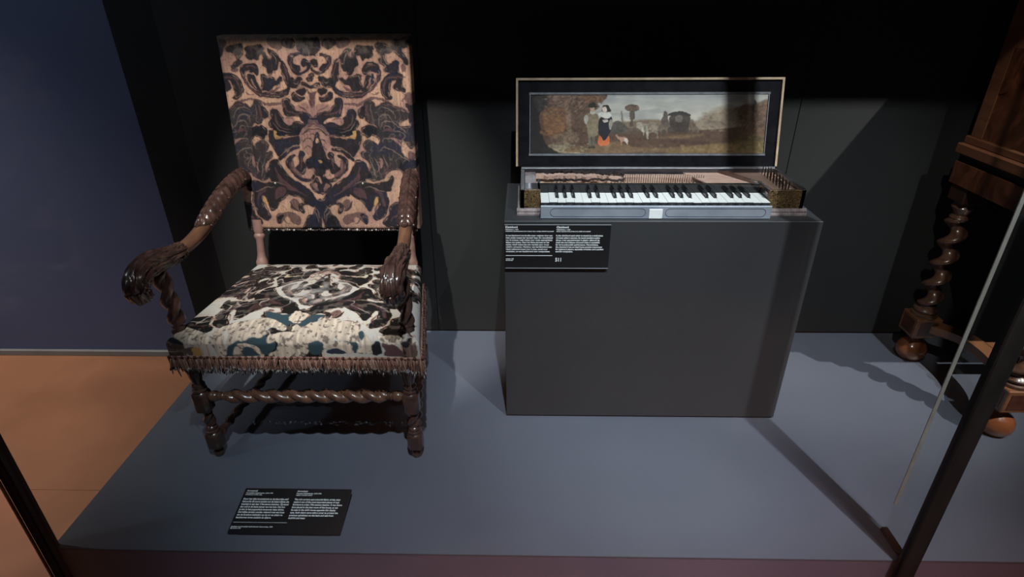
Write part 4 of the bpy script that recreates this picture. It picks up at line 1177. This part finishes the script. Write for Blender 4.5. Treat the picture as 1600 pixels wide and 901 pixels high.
# ================================================================== CABINET ON TWISTED LEGS
CXL, CXR, CYF, CYB = 1.452, 2.36, 1.452, 1.972
cb = thing('cabinet_on_stand', (1.9, 1.712, 0.0), 'reddish walnut cabinet on twisted legs with bun feet at the right edge', 'cabinet')
LEGS = [(1.500, 1.926), (1.522, 1.500), (2.312, 1.926), (2.290, 1.500)]
for (x, y) in LEGS:
    MB().lathe((x, y, 0), (x, y, 1), [(0, .030), (.004, .040), (.018, .0495), (.034, .053), (.052, .050), (.068, .040), (.078, .026), (.086, .020), (.110, .019)], 28).build('bun_foot', 'bun', cb, True)
    blk = MB().box(x - .046, x + .046, y - .046, y + .046, .108, .190, .003).build('leg_block', 'cab_mould', cb)
    MB().box(x - .032, x + .032, y - .0475, y - .0455, .121, .177).build('inlay', 'cab_inlay', blk)
    MB().box(x - .0475, x - .0455, y - .032, y + .032, .121, .177).build('inlay', 'cab_inlay', blk)
    mb = MB()
    mb.lathe((x, y, 0), (x, y, 1), [(.186, .041), (.192, .044), (.200, .043), (.205, .034), (.209, .039), (.216, .040), (.222, .035), (.227, .028), (.235, .030)], 26)
    mb.twist((x, y, .225), (x, y, .575), .0260, .0150, .082, 26, 30, .6, .05)
    mb.lathe((x, y, 0), (x, y, 1), [(.565, .026), (.575, .032), (.582, .027), (.586, .022), (.600, .030), (.612, .036), (.620, .030), (.640, .030)], 26)
    mb.build('twisted_leg', 'walnut', cb, True)
    MB().box(x - .040, x + .040, y - .040, y + .040, .632, .688, .004).build('leg_cap', 'cab_dark', cb)
# shaped stretchers: both sides bow inwards to meet the long cross rail
def bow(pts, w2, z0, z1):
    P = catmull(pts, 8); R = []
    for i, p in enumerate(P):
        t = P[min(i + 1, len(P) - 1)] - P[max(i - 1, 0)]; t = t / np.hypot(*t); nrm = np.array((-t[1], t[0]))
        a, b = p + nrm * w2, p - nrm * w2
        R.append([(a[0], a[1], z0), (b[0], b[1], z0), (b[0], b[1], z1), (a[0], a[1], z1)])
    return MB().rings(R)
bow([(1.520, 1.905), (1.565, 1.862), (1.596, 1.815), (1.604, 1.745), (1.600, 1.670), (1.582, 1.605), (1.540, 1.525)], .027, .134, .164).build('stretcher', 'cab_mould', cb)
bow([(2.292, 1.905), (2.247, 1.862), (2.216, 1.815), (2.208, 1.745), (2.212, 1.670), (2.230, 1.605), (2.272, 1.525)], .027, .134, .164).build('stretcher', 'cab_mould', cb)
MB().box(1.625, 2.187, 1.725, 1.775, .134, .164, .003).build('cross_rail', 'cab_mould', cb)
# stand frame with drawers, waist, mouldings, upper case
fr_ = MB().box(CXL, CXR, CYF, CYB, .688, .762, .002).build('stand_frame', 'cab_wood', cb)
for i in range(3):
    x0 = CXL + .03 + i * .286
    d = MB().box(x0, x0 + .272, CYF - .006, CYF, .697, .754, .002).build('drawer', 'cab_wood', cb)
    MB().ball((x0 + .136, CYF - .014, .725), .009, 10, 6).build('knob', 'brass', d, True)
MB().box(CXL + .012, CXR - .012, CYF + .012, CYB, .762, .790).build('waist', 'cab_dark', cb)
MB().box(CXL - .014, CXR + .014, CYF - .014, CYB, .790, .822, .003).build('moulding', 'cab_mould', cb)
MB().box(CXL + .004, CXR - .004, CYF + .004, CYB, .822, .846, .003).build('moulding', 'cab_mould', cb)
up = MB().box(CXL + .016, CXR - .016, CYF + .016, CYB - .012, .846, 1.262).build('upper_case', 'cab_wood', cb)
# veneered side panel with a cross-banded border and a shaped top
xa = CXL + .016
MB().box(xa - .004, xa, CYB - .062, CYB - .012, .846, 1.262, .001).build('side_border', 'cab_mould', up)
MB().box(xa - .004, xa, CYF + .016, CYF + .066, .846, 1.262, .001).build('side_border', 'cab_mould', up)
MB().box(xa - .004, xa, CYF + .066, CYB - .062, 1.118, 1.262, .001).build('side_border', 'cab_mould', up)
arch = [(CYB - .062, 1.118), (CYB - .062, .985)] + [(CYB - .062 - .045 * math.sin(a), 1.030 - .045 * math.cos(a)) for a in np.linspace(0.2, 1.5, 6)] + [(CYB - .115, 1.118)]
MB().prism(arch, xa - .003, xa, 'x').build('side_bracket', 'cab_wood', up)
for k in range(2):
    x0 = CXL + .03 + k * .426
    d = MB().box(x0, x0 + .418, CYF + .008, CYF + .016, .862, 1.248, .002).build('door', 'cab_wood', up)
    MB().ball((x0 + (.395 if k == 0 else .023), CYF, 1.05), .010, 10, 6).build('knob', 'brass', d, True)
MB().box(CXL - .004, CXR + .004, CYF - .006, CYB, 1.262, 1.292, .004).build('cornice', 'cab_mould', cb)

# ================================================================== TEXT PANELS
def lettering(parent, body, name, org, ex, ey, x, y, w_, h_, off=.0007, bold=.034, nlines=None):
    """printed text: block at (x, y) from the panel's top-left, fitted to w_ x h_ metres"""
    cu = bpy.data.curves.new('lettering', 'FONT'); cu.body = body; cu.size = 1; cu.resolution_u = 2; cu.space_line = 1.06; cu.offset = bold
    ob = bpy.data.objects.new('lettering_tmp', cu); COL.objects.link(ob)
    dg = bpy.context.evaluated_depsgraph_get(); dg.update()
    me = bpy.data.meshes.new_from_object(ob.evaluated_get(dg)); bpy.data.objects.remove(ob)
    n = len(me.vertices); co = np.zeros(n * 3); me.vertices.foreach_get('co', co); co = co.reshape(-1, 3)
    lo = co.min(0); hi = co.max(0); k = (co - lo) / np.maximum(hi - lo, 1e-9)
    ex = Vector(ex).normalized(); ey = Vector(ey).normalized(); nn = ex.cross(ey).normalized(); o = Vector(org) - world_loc(parent)
    P = np.array(o)[None] + np.outer(x + k[:, 0] * w_, ex) + np.outer(-(y + (1 - k[:, 1]) * h_), ey) + np.array(nn * off)[None]
    me.vertices.foreach_set('co', P.ravel()); me.update(); me.name = name
    me.materials.clear()
    return link(name, me, 'white_ink', parent)
def panel_bar(parent, org, ex, ey, x, y, w_, h_, name='printed_rule'):
    ex = Vector(ex).normalized(); ey = Vector(ey).normalized(); nn = ex.cross(ey).normalized(); o = Vector(org)
    P = [o + ex * a - ey * b + nn * d for d in (.0002, .0008) for a, b in ((x, y), (x + w_, y), (x + w_, y + h_), (x, y + h_))]
    return MB().add(P, [(0, 1, 2, 3), (7, 6, 5, 4), (0, 4, 5, 1), (1, 5, 6, 2), (2, 6, 7, 3), (3, 7, 4, 0)]).build(name, 'white_ink', parent)

# wedge on the platform in front of the armchair
ta = thing('text_panel', (-.634, 1.108, 0.0), 'black sloping museum label lying on the platform before the armchair', 'label')
bl_, br_, tl_, tr_ = Vector((-.787, 1.056, .010)), Vector((-.486, 1.056, .010)), Vector((-.787, 1.187, .035)), Vector((-.486, 1.187, .035))
dn = Vector((0, .0015, -.008))
MB().add([bl_, br_, tr_, tl_, bl_ + dn, br_ + dn, tr_ + dn, tl_ + dn],
         [(0, 1, 2, 3), (7, 6, 5, 4), (0, 4, 5, 1), (1, 5, 6, 2), (2, 6, 7, 3), (3, 7, 4, 0)]).build('plate', 'label', ta)
MB().prism([(1.075, 0), (1.176, 0), (1.176, .024), (1.075, .0055)], -.760, -.513, 'x').build('foot_block', 'label', ta)
MB().box(-.76, -.513, 1.0575, 1.075, 0, .0022).build('foot_lip', 'label', ta)
ex = Vector((1, 0, 0)); ey = Vector((0, tl_.y - bl_.y, tl_.z - bl_.z)).normalized(); og = Vector((-.787, tl_.y, tl_.z)); Hh = (tl_ - bl_).length
L = lambda *a: lettering(ta, a[0], a[1], og, ex, ey, *a[2:])
L('Armstoel', 'title_text', .007, .006, .030, .0048)
L('Noordelijke Nederlanden, 1675-1700\nnotenhout, wollen trijp', 'detail_text', .007, .0135, .076, .0098)
L('Door het rijke houtsnijwerk en de kleurrijke stof\nbehoorde dit soort stoelen tot de belangrijkste uit-\nmeubels in een laat 17de-eeuws interieur. Zij stond\ndan ook in de beste kamer van het huis. Dat kun\nje zien in het poppenhuis tegenover deze vitrine.\nDergelijke stoelen werden geleverd met een hoes\nom de kostbare bekleding op de rug en zitting te\nbeschermen tegen zonlicht en slijtage.', 'body_text', .006, .0310, .132, .0630)
L('Armchair', 'title_text', .150, .006, .031, .0048)
L('Northern Netherlands, 1675-1700\nwalnut, woollen velvet', 'detail_text', .150, .0135, .070, .0098)
L('The rich carvings and colourful fabric of this chair\nmade it one of the most important pieces of seat\nfurniture in a late 17th-century interior. It was there-\nfore placed in the best room of the house, as can\nbe seen in the doll\'s house opposite this display\ncase. Such chairs came with a cover to protect the\nprecious upholstery on the back and seat from\nsunlight and wear.', 'body_text', .150, .0310, .138, .0630)
L('Bruikleen van Koninklijk Oudheidkundig Genootschap, 1858\nBK-KOG-1197', 'credit_text', .004, .1140, .112, .0085)
panel_bar(ta, og, ex, ey, .005, .1030, .146, .0008)

# panel fixed to the front of the plinth
tb = thing('text_panel', (.094, 1.544, .560), 'black museum label numbered 511 fixed to the front of the plinth', 'label')
MB().box(-.0565, .2440, 1.538, 1.5475, .5600, .6975, .001).build('panel', 'label', tb)
MB().box(-.0565, .2440, 1.5372, 1.5378, .6955, .6970).build('edge_highlight', 'label_highlight', tb)  # grey strips, top and bottom, paint highlights on the panel's edges
MB().box(-.0555, .2435, 1.5372, 1.5378, .5603, .5622).build('edge_highlight', 'label_highlight', tb)
og2 = Vector((-.0565, 1.538, .6975)); ex2 = Vector((1, 0, 0)); ey2 = Vector((0, 0, 1))
L2 = lambda *a: lettering(tb, a[0], a[1], og2, ex2, ey2, *a[2:])
L2('Klavichord', 'title_text', .003, .0045, .034, .0070)
L2('Nederland, c. 1650\nrozenhout, cipressenhout, ivoor, koper, ijzer, schelp; olieverf op paneel', 'detail_text', .003, .0135, .136, .0100)
L2('In het klavichord wordt elke snaar geslagen door een\nklein stukje metaal dat \'tangent\' heet. De gevoeligheid\nvan de toetsen geeft ruimte voor grote expressiviteit\ntijdens het spelen. Maar het kleine formaat en het\nzachte geluid maken het niet geschikt voor groot-\nschalige concerten. Hierdoor was het klavichord een\nideaal oefeninstrument voor in huis, zowel voor\norganisten, en een handige tool voor componisten.', 'body_text', .003, .0310, .134, .0560)
L2('Clavichord', 'title_text', .147, .0045, .034, .0070)
L2('Netherlands, c. 1650\nebony, cypress, ivory, brass, iron, shell; oil on panel', 'detail_text', .147, .0135, .096, .0100)
L2('In the clavichord each string is struck by a small piece\nof metal called a tangent. Its touch-sensitive action\nallows great expressiveness in playing, although its\nsmall size and softness of sound make it unsuitable\nfor large-scale public performance. Nevertheless,\nthe clavichord was an ideal home practice instrument\nfor keyboard players, especially organists, and a perfect\ntool for composers.', 'body_text', .146, .0310, .137, .0560)
L2('bruikleen 1952\nBK-NM-9487', 'credit_text', .003, .1045, .023, .0085)
L2('511', 'number_text', .146, .1030, .017, .0120, .0007, .03)
panel_bar(tb, og2, ex2, ey2, .003, .0955, .134, .0013)
